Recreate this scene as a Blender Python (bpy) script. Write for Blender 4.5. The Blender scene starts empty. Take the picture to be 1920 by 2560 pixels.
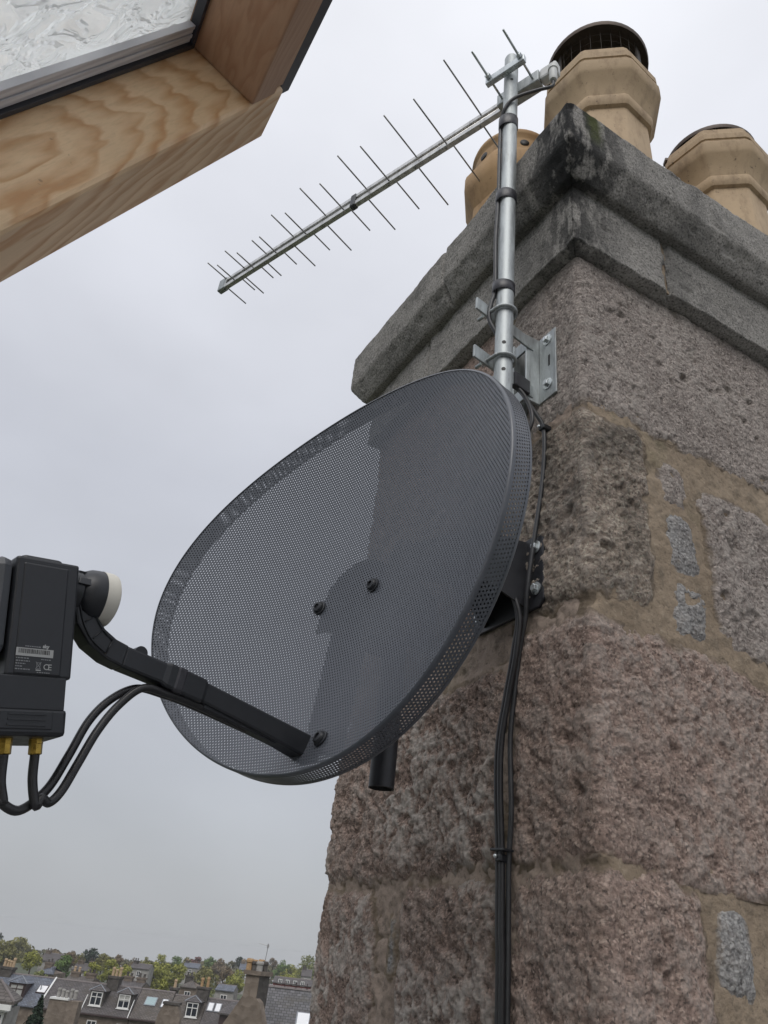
import bpy, math, random
import numpy as np
from mathutils import Matrix, Vector, Euler

scene = bpy.context.scene
COL = scene.collection
R = math.radians

# ------------------------------------------------------------------ camera
cam_d = bpy.data.cameras.new('camera')
cam = bpy.data.objects.new('camera', cam_d)
COL.objects.link(cam)
CAM = Vector((-0.64919644, -0.68911534, -0.43715422))
RIGHT = Vector((0.86797582, -0.48639248, 0.10020149))
DOWN = Vector((0.32512602, 0.40405382, -0.85500502))
FWD = Vector((0.37538122, 0.77470179, 0.50884779))
mw = Matrix.Identity(4)
for i in range(3):
    mw[i][0] = RIGHT[i]; mw[i][1] = -DOWN[i]; mw[i][2] = -FWD[i]; mw[i][3] = CAM[i]
cam.matrix_world = mw
cam_d.sensor_fit = 'VERTICAL'
cam_d.sensor_height = 36.0
cam_d.lens = 1900.79 / 2560 * 36.0
cam_d.clip_start = 0.02
cam_d.clip_end = 8000
scene.camera = cam

# ------------------------------------------------------------------ world: even overcast sky
SUN_EL, SUN_AZ = R(46), R(234)          # soft sun behind the cloud, azimuth measured from +X
world = bpy.data.worlds.new('World')
scene.world = world
world.use_nodes = True
nt = world.node_tree
nt.nodes.clear()
def wn(t, **k):
    n = nt.nodes.new(t)
    for a, v in k.items():
        setattr(n, a, v)
    return n
out = wn('ShaderNodeOutputWorld')
bgn = wn('ShaderNodeBackground')
sky = wn('ShaderNodeTexSky', sky_type='NISHITA')
sky.sun_disc = False
sky.sun_elevation = SUN_EL
sky.sun_rotation = R(90) - SUN_AZ
sky.dust_density = 4.0
tc = wn('ShaderNodeTexCoord')
sep = wn('ShaderNodeSeparateXYZ')
nt.links.new(tc.outputs['Generated'], sep.inputs[0])
ramp = wn('ShaderNodeValToRGB')
cr = ramp.color_ramp
cr.elements[0].position = 0.0; cr.elements[0].color = (0.435, 0.452, 0.475, 1)
cr.elements[1].position = 1.0; cr.elements[1].color = (0.97, 0.98, 1.02, 1)
for p_, c_ in ((0.18, (0.475, 0.492, 0.53, 1)), (0.5, (0.565, 0.583, 0.64, 1)), (0.80, (0.76, 0.775, 0.83, 1))):
    e_ = cr.elements.new(p_); e_.color = c_
nt.links.new(sep.outputs['Z'], ramp.inputs['Fac'])
nz = wn('ShaderNodeTexNoise')
nz.inputs['Scale'].default_value = 2.2; nz.inputs['Detail'].default_value = 4.0; nz.inputs['Roughness'].default_value = 0.5
mp = wn('ShaderNodeMapping'); mp.inputs['Scale'].default_value = (1, 1, 1.8)
nt.links.new(tc.outputs['Generated'], mp.inputs['Vector'])
nt.links.new(mp.outputs['Vector'], nz.inputs['Vector'])
mr = wn('ShaderNodeMapRange')
mr.inputs['From Min'].default_value = 0.3; mr.inputs['From Max'].default_value = 0.7
mr.inputs['To Min'].default_value = 0.91; mr.inputs['To Max'].default_value = 1.09
nt.links.new(nz.outputs['Fac'], mr.inputs['Value'])
mul = wn('ShaderNodeVectorMath', operation='SCALE')
nt.links.new(ramp.outputs['Color'], mul.inputs[0])
nt.links.new(mr.outputs['Result'], mul.inputs['Scale'])
ssc = wn('ShaderNodeVectorMath', operation='SCALE'); ssc.inputs['Scale'].default_value = 0.10 * 0.12
nt.links.new(sky.outputs['Color'], ssc.inputs[0])
add = wn('ShaderNodeVectorMath', operation='ADD')
nt.links.new(mul.outputs['Vector'], add.inputs[0]); nt.links.new(ssc.outputs['Vector'], add.inputs[1])
nt.links.new(add.outputs['Vector'], bgn.inputs['Color'])
bgn.inputs['Strength'].default_value = 1.0
nt.links.new(bgn.outputs[0], out.inputs[0])

sun_d = bpy.data.lights.new('sun', 'SUN')
sun_d.energy = 1.3
sun_d.angle = R(40)
sun_d.color = (1.0, 0.97, 0.93)
sun = bpy.data.objects.new('sun', sun_d)
COL.objects.link(sun)
sdir = Vector((math.cos(SUN_EL) * math.cos(SUN_AZ), math.cos(SUN_EL) * math.sin(SUN_AZ), math.sin(SUN_EL)))
sun.rotation_euler = sdir.to_track_quat('Z', 'Y').to_euler()
sun.location = (0, 0, 30)

vs = scene.view_settings
vs.view_transform = 'Standard'; vs.look = 'None'; vs.exposure = 0.0; vs.gamma = 1.0
vs.use_curve_mapping = False
cy = scene.cycles
cy.max_bounces = 6; cy.diffuse_bounces = 3; cy.glossy_bounces = 3; cy.transmission_bounces = 4; cy.volume_bounces = 0; cy.transparent_max_bounces = 4

# ------------------------------------------------------------------ noise
def _h(ix, iy, iz, seed):
    n = (ix * 374761393 + iy * 668265263 + iz * 2147483647 + seed * 1274126177) & 0xFFFFFFFF
    n = ((n ^ (n >> 13)) * 1274126177) & 0xFFFFFFFF
    n = ((n ^ (n >> 16)) * 2246822519) & 0xFFFFFFFF
    return ((n ^ (n >> 15)) & 0xFFFF) / 32767.5 - 1.0
def vnoise(x, y, z, seed=0):
    x, y, z = np.broadcast_arrays(np.asarray(x, float), np.asarray(y, float), np.asarray(z, float))
    fx, fy, fz = np.floor(x), np.floor(y), np.floor(z)
    ix, iy, iz = fx.astype(np.int64), fy.astype(np.int64), fz.astype(np.int64)
    tx, ty, tz = x - fx, y - fy, z - fz
    tx, ty, tz = [t * t * t * (t * (t * 6 - 15) + 10) for t in (tx, ty, tz)]
    r = 0
    for a in (0, 1):
        for b in (0, 1):
            for c in (0, 1):
                w = (tx if a else 1 - tx) * (ty if b else 1 - ty) * (tz if c else 1 - tz)
                r = r + w * _h(ix + a, iy + b, iz + c, seed)
    return r
def fbm(x, y, z, f, o=4, seed=0, gain=0.5):
    r, a, t = 0, 1.0, 0
    for i in range(o):
        r = r + a * vnoise(x * f + 17.3 * i, y * f - 5.1 * i, z * f + 9.7 * i, seed + i)
        t += a; a *= gain; f *= 2.07
    return r / t
def sstep(a, b, x):
    t = np.clip((x - a) / (b - a), 0, 1)
    return t * t * (3 - 2 * t)

# ------------------------------------------------------------------ object helpers
WM = {}                                    # world matrix of every object that parents something
def tag(o, label=None, cat=None, group=None, kind=None):
    for k, v in (('label', label), ('category', cat), ('group', group), ('kind', kind)):
        if v:
            o[k] = v
    return o
def thing(name, label, cat, loc=(0, 0, 0), rz=0.0, group=None):
    o = bpy.data.objects.new(name, None)
    o.empty_display_size = 0.05
    COL.objects.link(o)
    o.location = loc; o.rotation_euler = (0, 0, rz)
    WM[o.name] = Matrix.LocRotScale(Vector(loc), Euler((0, 0, rz)), Vector((1, 1, 1)))
    return tag(o, label, cat, group)
def link_mesh(name, me, parent=None, label=None):
    o = bpy.data.objects.new(name, me)
    COL.objects.link(o)
    if parent is not None:
        o.parent = parent
        WM[o.name] = WM[parent.name]
    else:
        WM[o.name] = Matrix.Identity(4)
    if label:
        o['label'] = label
    return o
def np_mesh(name, V, Q, mat, parent=None, smooth=True, label=None, attr=None, attr2=None):
    """numpy verts (world space) + quads or tris as one mesh object"""
    V = np.asarray(V, float)
    if parent is not None:
        M = np.array(WM[parent.name].inverted())
        V = V @ M[:3, :3].T + M[:3, 3]
    Q = np.asarray(Q, np.int32)
    k = Q.shape[1]
    me = bpy.data.meshes.new(name)
    me.vertices.add(len(V)); me.vertices.foreach_set('co', V.astype(np.float32).ravel())
    me.loops.add(Q.size); me.loops.foreach_set('vertex_index', Q.ravel())
    me.polygons.add(len(Q))
    me.polygons.foreach_set('loop_start', np.arange(0, Q.size, k, dtype=np.int32))
    me.polygons.foreach_set('loop_total', np.full(len(Q), k, np.int32))
    me.polygons.foreach_set('use_smooth', np.full(len(Q), smooth))
    me.update(calc_edges=True)
    if attr is not None:
        at_ = me.attributes.new('bare', 'FLOAT', 'POINT'); at_.data.foreach_set('value', np.asarray(attr, np.float32))
    if attr2 is not None:
        at_ = me.attributes.new('crest', 'FLOAT', 'POINT'); at_.data.foreach_set('value', np.asarray(attr2, np.float32))
    me.materials.append(mat)
    return link_mesh(name, me, parent, label)

class MB:
    """collects shapes in world space, builds one mesh object"""
    def __init__(s, M=None):
        s.v = []; s.f = []; s.M = M
    def add(s, vs, fs):
        b = len(s.v)
        s.v += [Vector(p) for p in vs]
        s.f += [tuple(b + i for i in f) for f in fs]
        return s
    def hexa(s, p):                                  # 8 corners: bottom ring then top ring
        return s.add(p, [(3, 2, 1, 0), (4, 5, 6, 7), (0, 1, 5, 4), (1, 2, 6, 5), (2, 3, 7, 6), (3, 0, 4, 7)])
    def box(s, a, b):
        x0, y0, z0 = a; x1, y1, z1 = b
        return s.hexa([(x0, y0, z0), (x1, y0, z0), (x1, y1, z0), (x0, y1, z0), (x0, y0, z1), (x1, y0, z1), (x1, y1, z1), (x0, y1, z1)])
    def obox(s, c, ax, half):                        # oriented box
        c = Vector(c); X, Y, Z = [Vector(a).normalized() * h for a, h in zip(ax, half)]
        return s.hexa([c - X - Y - Z, c + X - Y - Z, c + X + Y - Z, c - X + Y - Z, c - X - Y + Z, c + X - Y + Z, c + X + Y + Z, c - X + Y + Z])
    def tube(s, pts, r, seg=12, cap=True):
        pts = [Vector(p) for p in pts]
        rs = r if isinstance(r, (list, tuple)) else [r] * len(pts)
        up = None; rings = []
        for i, p in enumerate(pts):
            t = (pts[min(i + 1, len(pts) - 1)] - pts[max(i - 1, 0)]).normalized()
            if up is None:
                up = Vector((0, 0, 1)) if abs(t.z) < 0.9 else Vector((1, 0, 0))
            x = up.cross(t)
            if x.length < 1e-6:
                x = Vector((1, 0, 0)).cross(t)
            x.normalize(); y = t.cross(x); up = y
            rings.append([p + (x * math.cos(2 * math.pi * k / seg) + y * math.sin(2 * math.pi * k / seg)) * rs[i] for k in range(seg)])
        vs = [q for g in rings for q in g]; fs = []
        for i in range(len(rings) - 1):
            for k in range(seg):
                a = i * seg + k; b = i * seg + (k + 1) % seg
                fs.append((a, b, b + seg, a + seg))
        if cap:
            fs.append(tuple(range(seg - 1, -1, -1)))
            fs.append(tuple(range((len(rings) - 1) * seg, len(rings) * seg)))
        return s.add(vs, fs)
    def cyl(s, a, b, r0, r1=None, seg=16, cap=True):
        return s.tube([a, b], [r0, r0 if r1 is None else r1], seg, cap)
    def lathe(s, prof, c, axis=(0, 0, 1), seg=32, rot=0.0, cap=True):   # prof: (radius, height)
        ax = Vector(axis).normalized()
        x = (Vector((0, 0, 1)) if abs(ax.z) < 0.9 else Vector((1, 0, 0))).cross(ax).normalized()
        y = ax.cross(x); c = Vector(c)
        vs = []; fs = []
        for r_, h_ in prof:
            for k in range(seg):
                a = 2 * math.pi * k / seg + rot
                vs.append(c + ax * h_ + (x * math.cos(a) + y * math.sin(a)) * r_)
        for i in range(len(prof) - 1):
            for k in range(seg):
                a = i * seg + k; b = i * seg + (k + 1) % seg
                fs.append((a, b, b + seg, a + seg))
        if cap:
            fs.append(tuple(range(seg - 1, -1, -1)))
            fs.append(tuple(range((len(prof) - 1) * seg, len(prof) * seg)))
        return s.add(vs, fs)
    def prism(s, poly, d):                           # polygon of points extruded by vector d
        n = len(poly); d = Vector(d); P = [Vector(p) for p in poly]
        return s.add(P + [p + d for p in P], [tuple(range(n - 1, -1, -1)), tuple(range(n, 2 * n))] + [(i, (i + 1) % n, n + (i + 1) % n, n + i) for i in range(n)])
    def build(s, name, mat, parent=None, smooth=False, bevel=0, label=None, auto=None):
        vs = s.v
        if s.M is not None:
            vs = [s.M @ p for p in vs]
        if parent is not None:
            I = WM[parent.name].inverted()
            vs = [I @ p for p in vs]
        me = bpy.data.meshes.new(name)
        me.from_pydata([tuple(p) for p in vs], [], s.f)
        me.materials.append(mat)
        if smooth:
            me.polygons.foreach_set('use_smooth', [True] * len(me.polygons))
            if auto is not None:
                me.set_sharp_from_angle(angle=R(auto))
        me.update()
        o = link_mesh(name, me, parent, label)
        if bevel:
            m = o.modifiers.new('bevel', 'BEVEL'); m.width = bevel; m.segments = 2; m.limit_method = 'ANGLE'; m.angle_limit = R(35)
        return o
def spline(P, n=12):
    """Catmull-Rom through control points"""
    P = [Vector(p) for p in P]; P = [P[0] * 2 - P[1]] + P + [P[-1] * 2 - P[-2]]; o = []
    for i in range(1, len(P) - 2):
        a, b, c, d = P[i - 1:i + 3]
        for k in range(n):
            t = k / n
            o.append(0.5 * ((2 * b) + (c - a) * t + (2 * a - 5 * b + 4 * c - d) * t * t + (3 * b - a - 3 * c + d) * t ** 3))
    o.append(P[-2])
    return o

# ------------------------------------------------------------------ materials
class NT:
    def __init__(s, name):
        s.m = bpy.data.materials.new(name); s.m.use_nodes = True
        s.t = s.m.node_tree; s.b = s.t.nodes['Principled BSDF']
        s.out = s.t.nodes['Material Output']
        s.tc = s.t.nodes.new('ShaderNodeTexCoord')
    def n(s, t, **k):
        q = s.t.nodes.new(t)
        for a, v in k.items():
            setattr(q, a, v)
        return q
    def l(s, a, b):
        s.t.links.new(a, b); return b
    def map(s, scale=(1, 1, 1), loc=(0, 0, 0), rot=(0, 0, 0), src='Object'):
        q = s.n('ShaderNodeMapping')
        q.inputs['Scale'].default_value = scale; q.inputs['Location'].default_value = loc; q.inputs['Rotation'].default_value = rot
        s.l(s.tc.outputs[src], q.inputs['Vector'])
        return q.outputs['Vector']
    def noise(s, scale, detail=4, rough=0.55, vec=None, dist=0.0):
        q = s.n('ShaderNodeTexNoise')
        q.inputs['Scale'].default_value = scale; q.inputs['Detail'].default_value = detail
        q.inputs['Roughness'].default_value = rough; q.inputs['Distortion'].default_value = dist
        s.l(vec if vec is not None else s.tc.outputs['Object'], q.inputs['Vector'])
        return q.outputs['Fac']
    def rng(s, v, a, b, c=0.0, d=1.0):
        q = s.n('ShaderNodeMapRange')
        q.inputs['From Min'].default_value = a; q.inputs['From Max'].default_value = b
        q.inputs['To Min'].default_value = c; q.inputs['To Max'].default_value = d
        s.l(v, q.inputs['Value']); return q.outputs['Result']
    def mix(s, fac, a, b, mode='MIX'):
        q = s.n('ShaderNodeMix', data_type='RGBA', blend_type=mode)
        for sock, v in ((q.inputs[0], fac), (q.inputs[6], a), (q.inputs[7], b)):
            if isinstance(v, (int, float)):
                sock.default_value = v
            elif isinstance(v, tuple):
                sock.default_value = (*v[:3], 1)
            else:
                s.l(v, sock)
        return q.outputs[2]
    def math(s, op, a, b=None):
        q = s.n('ShaderNodeMath', operation=op)
        for i, v in enumerate((a, b)):
            if v is None:
                continue
            if isinstance(v, (int, float)):
                q.inputs[i].default_value = v
            else:
                s.l(v, q.inputs[i])
        return q.outputs[0]
    def bump(s, h, strength=0.5, dist=0.01, prev=None):
        q = s.n('ShaderNodeBump'); q.inputs['Strength'].default_value = strength; q.inputs['Distance'].default_value = dist
        s.l(h, q.inputs['Height'])
        if prev is not None:
            s.l(prev, q.inputs['Normal'])
        return q.outputs['Normal']
    def done(s, col=None, rough=0.8, metal=0.0, normal=None, spec=None):
        b = s.b
        for k, v in (('Base Color', col), ('Roughness', rough), ('Metallic', metal), ('Normal', normal), ('Specular IOR Level', spec)):
            if v is None:
                continue
            if isinstance(v, (int, float)):
                b.inputs[k].default_value = v
            elif isinstance(v, tuple):
                b.inputs[k].default_value = (*v[:3], 1)
            else:
                s.l(v, b.inputs[k])
        return s.m

def plain(name, col, rough=0.6, metal=0.0, var=0.15, scale=30, bump=0.0, spec=None):
    q = NT(name)
    n = q.noise(scale, 5, 0.6)
    f = q.rng(n, 0.3, 0.7)
    c = q.mix(f, tuple(x * (1 - var) for x in col), tuple(x * (1 + var) for x in col))
    nm = q.bump(n, bump, 0.002) if bump else None
    rr = q.rng(n, 0.3, 0.7, max(0.05, rough - 0.08), min(1, rough + 0.08))
    return q.done(c, rr, metal, nm, spec)

def pos_sep(q):
    g = q.n('ShaderNodeNewGeometry'); sp = q.n('ShaderNodeSeparateXYZ'); q.l(g.outputs['Position'], sp.inputs[0])
    return sp.outputs

MORT = ((0.228, 0.180, 0.132), (0.312, 0.250, 0.186))
def granite(name, ca, cb, cdark, white=0.0, pits=0.5, soot=0.0):
    q = NT(name)
    rnd = q.n('ShaderNodeObjectInfo').outputs['Random']
    big = q.noise(7, 5, 0.6)
    mid = q.noise(38, 6, 0.65)
    fin = q.noise(260, 4, 0.7)
    c = q.mix(q.rng(big, 0.32, 0.68), ca, cb)
    c = q.mix(q.rng(mid, 0.53, 0.70, 0, 0.45), c, cdark)
    c = q.mix(q.rng(mid, 0.48, 0.34, 0, 0.5), c, tuple(min(1, x * 1.45) for x in cb))
    stk = q.noise(1.0, 5, 0.6, q.map((16, 16, 1.3)))
    c = q.mix(q.rng(stk, 0.55, 0.72, 0, 0.4), c, tuple(x * 0.8 for x in cdark))
    # crystals: pale feldspar and dark mica flecks
    c = q.mix(q.rng(fin, 0.53, 0.63, 0, 0.5), c, tuple(min(0.8, x * 1.5) for x in cb))
    c = q.mix(q.rng(fin, 0.46, 0.37, 0, 0.55), c, (0.085, 0.075, 0.072))
    vg = q.n('ShaderNodeTexVoronoi'); vg.inputs['Scale'].default_value = 340; q.l(q.tc.outputs['Object'], vg.inputs['Vector'])
    sv = q.n('ShaderNodeSeparateColor'); q.l(vg.outputs['Color'], sv.inputs[0])
    c = q.mix(q.rng(sv.outputs[0], 0.70, 0.95, 0, 0.65), c, tuple(min(0.8, x * 1.75) for x in cb))
    c = q.mix(q.rng(sv.outputs[1], 0.80, 0.97, 0, 0.6), c, (0.07, 0.062, 0.06))
    c = q.mix(q.math('MULTIPLY', rnd, 0.2), c, tuple(x * 0.65 for x in ca))
    if white:
        w = q.noise(60, 6, 0.7, q.map((1, 1, 0.6)), 0.6)
        wb = q.noise(5, 3, 0.5, q.map((1, 1, 1), (3.1, 0, 0)))
        cr_ = q.n('ShaderNodeAttribute'); cr_.attribute_name = 'crest'
        wf = q.math('MULTIPLY', q.rng(w, 0.34, 0.52), q.rng(wb, 0.38, 0.56, 0.25, 1))
        wf = q.math('MULTIPLY', wf, q.rng(cr_.outputs['Fac'], 0.22, 0.62))
        c = q.mix(q.math('MULTIPLY', wf, white), c, (0.66, 0.605, 0.555))
    if soot:
        so = q.noise(9, 5, 0.65, q.map((1, 1, 0.7), (1.7, 4.2, 0)))
        c = q.mix(q.rng(so, 0.46, 0.62, 0, soot), c, (0.035, 0.037, 0.034))
    at_ = q.n('ShaderNodeAttribute'); at_.attribute_name = 'bare'
    mn = q.noise(20, 5, 0.65, q.map((1, 1, 1), (2, 9, 4)))
    mc = q.mix(q.rng(mn, 0.35, 0.65), MORT[0], MORT[1])
    mc = q.mix(q.rng(fin, 0.56, 0.7, 0, 0.45), mc, (0.38, 0.33, 0.27))
    smear = q.math('MAXIMUM', q.rng(at_.outputs['Fac'], 0.25, 0.8, 1, 0), q.rng(mn, 0.66, 0.76, 0, 0.55))
    c = q.mix(smear, c, mc)
    h1 = q.noise(85, 8, 0.8)
    n1 = q.bump(h1, min(1.0, 1.25 * pits), 0.010)
    vf = q.n('ShaderNodeTexVoronoi'); vf.inputs['Scale'].default_value = 130; q.l(q.map((1, 1, 1.25)), vf.inputs['Vector'])
    n1 = q.bump(vf.outputs['Distance'], 0.55, 0.007, n1)
    n2 = q.bump(fin, 0.8, 0.003, n1)
    return q.done(c, 0.92, 0, n2, 0.25)

def mortar_mat(name, ca, cb):
    q = NT(name)
    a = q.noise(6, 5, 0.6); b = q.noise(160, 4, 0.7); d = q.noise(28, 5, 0.6)
    c = q.mix(q.rng(a, 0.35, 0.65), ca, cb)
    c = q.mix(q.rng(d, 0.52, 0.72, 0, 0.6), c, (0.085, 0.075, 0.06))
    c = q.mix(q.rng(b, 0.56, 0.7, 0, 0.5), c, (0.42, 0.36, 0.28))
    c = q.mix(q.rng(b, 0.44, 0.34, 0, 0.5), c, (0.08, 0.07, 0.055))
    mo = q.noise(4, 4, 0.6, q.map((1, 1, 1), (7, 2, 1)))
    c = q.mix(q.rng(mo, 0.58, 0.7, 0, 0.35), c, (0.10, 0.11, 0.05))
    n1 = q.bump(b, 0.7, 0.003); n2 = q.bump(d, 0.5, 0.006, n1)
    return q.done(c, 0.95, 0, n2, 0.2)

def cap_granite(name):
    """dressed grey granite of the cornice, with soot runs and moss by the arris"""
    q = NT(name)
    P = pos_sep(q)
    big = q.noise(5, 5, 0.6); mid = q.noise(26, 6, 0.65); fin = q.noise(240, 4, 0.7)
    c = q.mix(q.rng(big, 0.3, 0.7), (0.255, 0.244, 0.228), (0.385, 0.368, 0.345))
    c = q.mix(q.rng(mid, 0.5, 0.72, 0, 0.55), c, (0.085, 0.083, 0.08))
    c = q.mix(q.rng(fin, 0.53, 0.63, 0, 0.65), c, (0.50, 0.48, 0.45))
    c = q.mix(q.rng(fin, 0.47, 0.38, 0, 0.75), c, (0.05, 0.05, 0.048))
    # soot running down near the arris (shape of its own, patchy)
    dist = q.math('ADD', q.math('ABSOLUTE', q.math('ADD', P[0], 0.06)), q.math('ABSOLUTE', q.math('ADD', P[1], 0.06)))
    run = q.noise(22, 5, 0.6, q.map((1.6, 1.6, 0.45)))
    sf = q.math('MULTIPLY', q.rng(dist, 0.20, 0.05), q.rng(run, 0.42, 0.53))
    c = q.mix(q.math('MULTIPLY', sf, 0.95), c, (0.022, 0.023, 0.024))
    pa = q.noise(7, 4, 0.6, q.map((1, 1, 0.7), (5, 5, 0)))
    c = q.mix(q.rng(pa, 0.56, 0.70, 0, 0.5), c, (0.06, 0.06, 0.058))
    # narrow green moss streak
    mx = q.math('MULTIPLY', q.rng(P[0], -0.045, -0.025), q.rng(P[0], 0.01, -0.012))
    mz = q.rng(P[2], 0.86, 0.9)
    c = q.mix(q.math('MULTIPLY', q.math('MULTIPLY', mx, mz), q.rng(mid, 0.35, 0.55, 0, 0.75)), c, (0.09, 0.105, 0.03))
    n1 = q.bump(q.noise(110, 8, 0.8), 0.9, 0.006); n2 = q.bump(fin, 0.5, 0.0016, n1)
    return q.done(c, 0.9, 0, n2, 0.25)

M = {}
M['granite_pink'] = granite('granite_pink', (0.395, 0.296, 0.254), (0.497, 0.367, 0.314), (0.186, 0.138, 0.118), 0.3, 0.8)
M['granite_pink_mid'] = granite('granite_pink_mid', (0.390, 0.292, 0.249), (0.492, 0.367, 0.311), (0.175, 0.131, 0.113), 0.38, 0.9)
M['granite_pink_white'] = granite('granite_pink_white', (0.299, 0.226, 0.192), (0.412, 0.311, 0.262), (0.147, 0.113, 0.097), 0.9, 0.9)
M['granite_grey'] = granite('granite_grey', (0.348, 0.298, 0.270), (0.464, 0.406, 0.371), (0.177, 0.148, 0.136), 0.45, 0.8)
M['granite_brown'] = granite('granite_brown', (0.390, 0.312, 0.257), (0.520, 0.433, 0.356), (0.173, 0.141, 0.114), 0.3, 0.8, 0.55)
M['granite_blue'] = granite('granite_blue', (0.254, 0.243, 0.238), (0.334, 0.330, 0.324), (0.122, 0.120, 0.122), 0.2)
M['mortar'] = mortar_mat('lime_mortar', *MORT)
M['mortar_grey'] = mortar_mat('grey_mortar', (0.255, 0.203, 0.168), (0.350, 0.282, 0.235))
M['cap'] = cap_granite('cap_granite')

def galv(name, base=(0.44, 0.47, 0.475), rough=0.52, metal=0.7):
    q = NT(name)
    a = q.noise(60, 5, 0.7, q.map((1, 1, 0.25))); b = q.noise(220, 3, 0.6, q.map((1, 1, 0.1)))
    c = q.mix(q.rng(a, 0.35, 0.65), tuple(x * 0.68 for x in base), tuple(min(1, x * 1.15) for x in base))
    c = q.mix(q.rng(b, 0.6, 0.72, 0, 0.5), c, (0.16, 0.155, 0.14))
    return q.done(c, q.rng(a, 0.3, 0.7, rough - 0.1, rough + 0.15), metal, q.bump(b, 0.12, 0.001))
M['galv'] = galv('galvanised_steel')
M['zinc'] = galv('bright_zinc', (0.62, 0.66, 0.67), 0.25)
M['alu'] = galv('aluminium', (0.66, 0.66, 0.65), 0.35)
M['rod'] = galv('aerial_rod', (0.36, 0.36, 0.36), 0.4)
M['dish'] = plain('dish_paint', (0.076, 0.084, 0.100), 0.36, 0.0, 0.08, 60, 0.05, 0.7)
M['black'] = plain('black_plastic', (0.016, 0.018, 0.022), 0.42, 0, 0.15, 90, 0.08)
M['blackmetal'] = plain('black_steel', (0.02, 0.021, 0.025), 0.45, 0, 0.15, 40, 0.04)
M['lnbgrey'] = plain('grey_plastic', (0.055, 0.060, 0.068), 0.45, 0, 0.08, 50)
M['cream'] = plain('cream_plastic', (0.64, 0.62, 0.55), 0.5, 0, 0.06, 40)
M['white_plastic'] = plain('white_plastic', (0.62, 0.63, 0.62), 0.5, 0, 0.06, 60)
M['cable'] = plain('cable_pvc', (0.020, 0.020, 0.022), 0.4, 0, 0.2, 60)
M['cablegrey'] = plain('cable_pvc_worn', (0.032, 0.033, 0.036), 0.42, 0, 0.2, 60)
M['tape'] = plain('pvc_tape', (0.028, 0.028, 0.034), 0.38, 0, 0.2, 120, 0.15)
M['brass'] = plain('brass', (0.42, 0.28, 0.06), 0.32, 0.9, 0.35, 200)
M['sticker'] = plain('paper_sticker', (0.33, 0.34, 0.34), 0.6, 0, 0.05, 40)
M['print'] = plain('grey_print', (0.20, 0.21, 0.22), 0.6, 0, 0.05, 40)
M['ink'] = plain('black_ink', (0.02, 0.02, 0.02), 0.6, 0, 0.05, 40)  # barcode ink, and black painted in for the shade inside holes

def clay(name, col):
    q = NT(name)
    a = q.noise(8, 4, 0.6); b = q.noise(70, 5, 0.75); v = q.noise(30, 6, 0.7, q.map((1, 1, 0.3)))
    c = q.mix(q.rng(a, 0.3, 0.7), tuple(x * 0.82 for x in col), tuple(x * 1.12 for x in col))
    c = q.mix(q.rng(v, 0.52, 0.72, 0, 0.5), c, (0.13, 0.07, 0.035))
    c = q.mix(q.rng(b, 0.62, 0.70, 0, 0.9), c, (0.04, 0.03, 0.02))
    so = q.noise(14, 5, 0.65, q.map((1, 1, 0.35), (3, 1, 0)))
    c = q.mix(q.rng(so, 0.55, 0.72, 0, 0.55), c, (0.09, 0.06, 0.04))
    return q.done(c, 0.75, 0, q.bump(b, 0.25, 0.002), 0.35)
M['clay'] = clay('buff_fireclay', (0.45, 0.335, 0.215))
M['clay2'] = clay('orange_fireclay', (0.40, 0.26, 0.135))
M['cowl'] = plain('cowl_metal', (0.10, 0.075, 0.06), 0.55, 0.3, 0.35, 14, 0.05)
M['soot'] = plain('sooty_underside', (0.035, 0.027, 0.023), 0.8, 0, 0.4, 12)
M['wire'] = plain('wire_mesh', (0.05, 0.042, 0.036), 0.7, 0.2, 0.2, 60)

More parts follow.
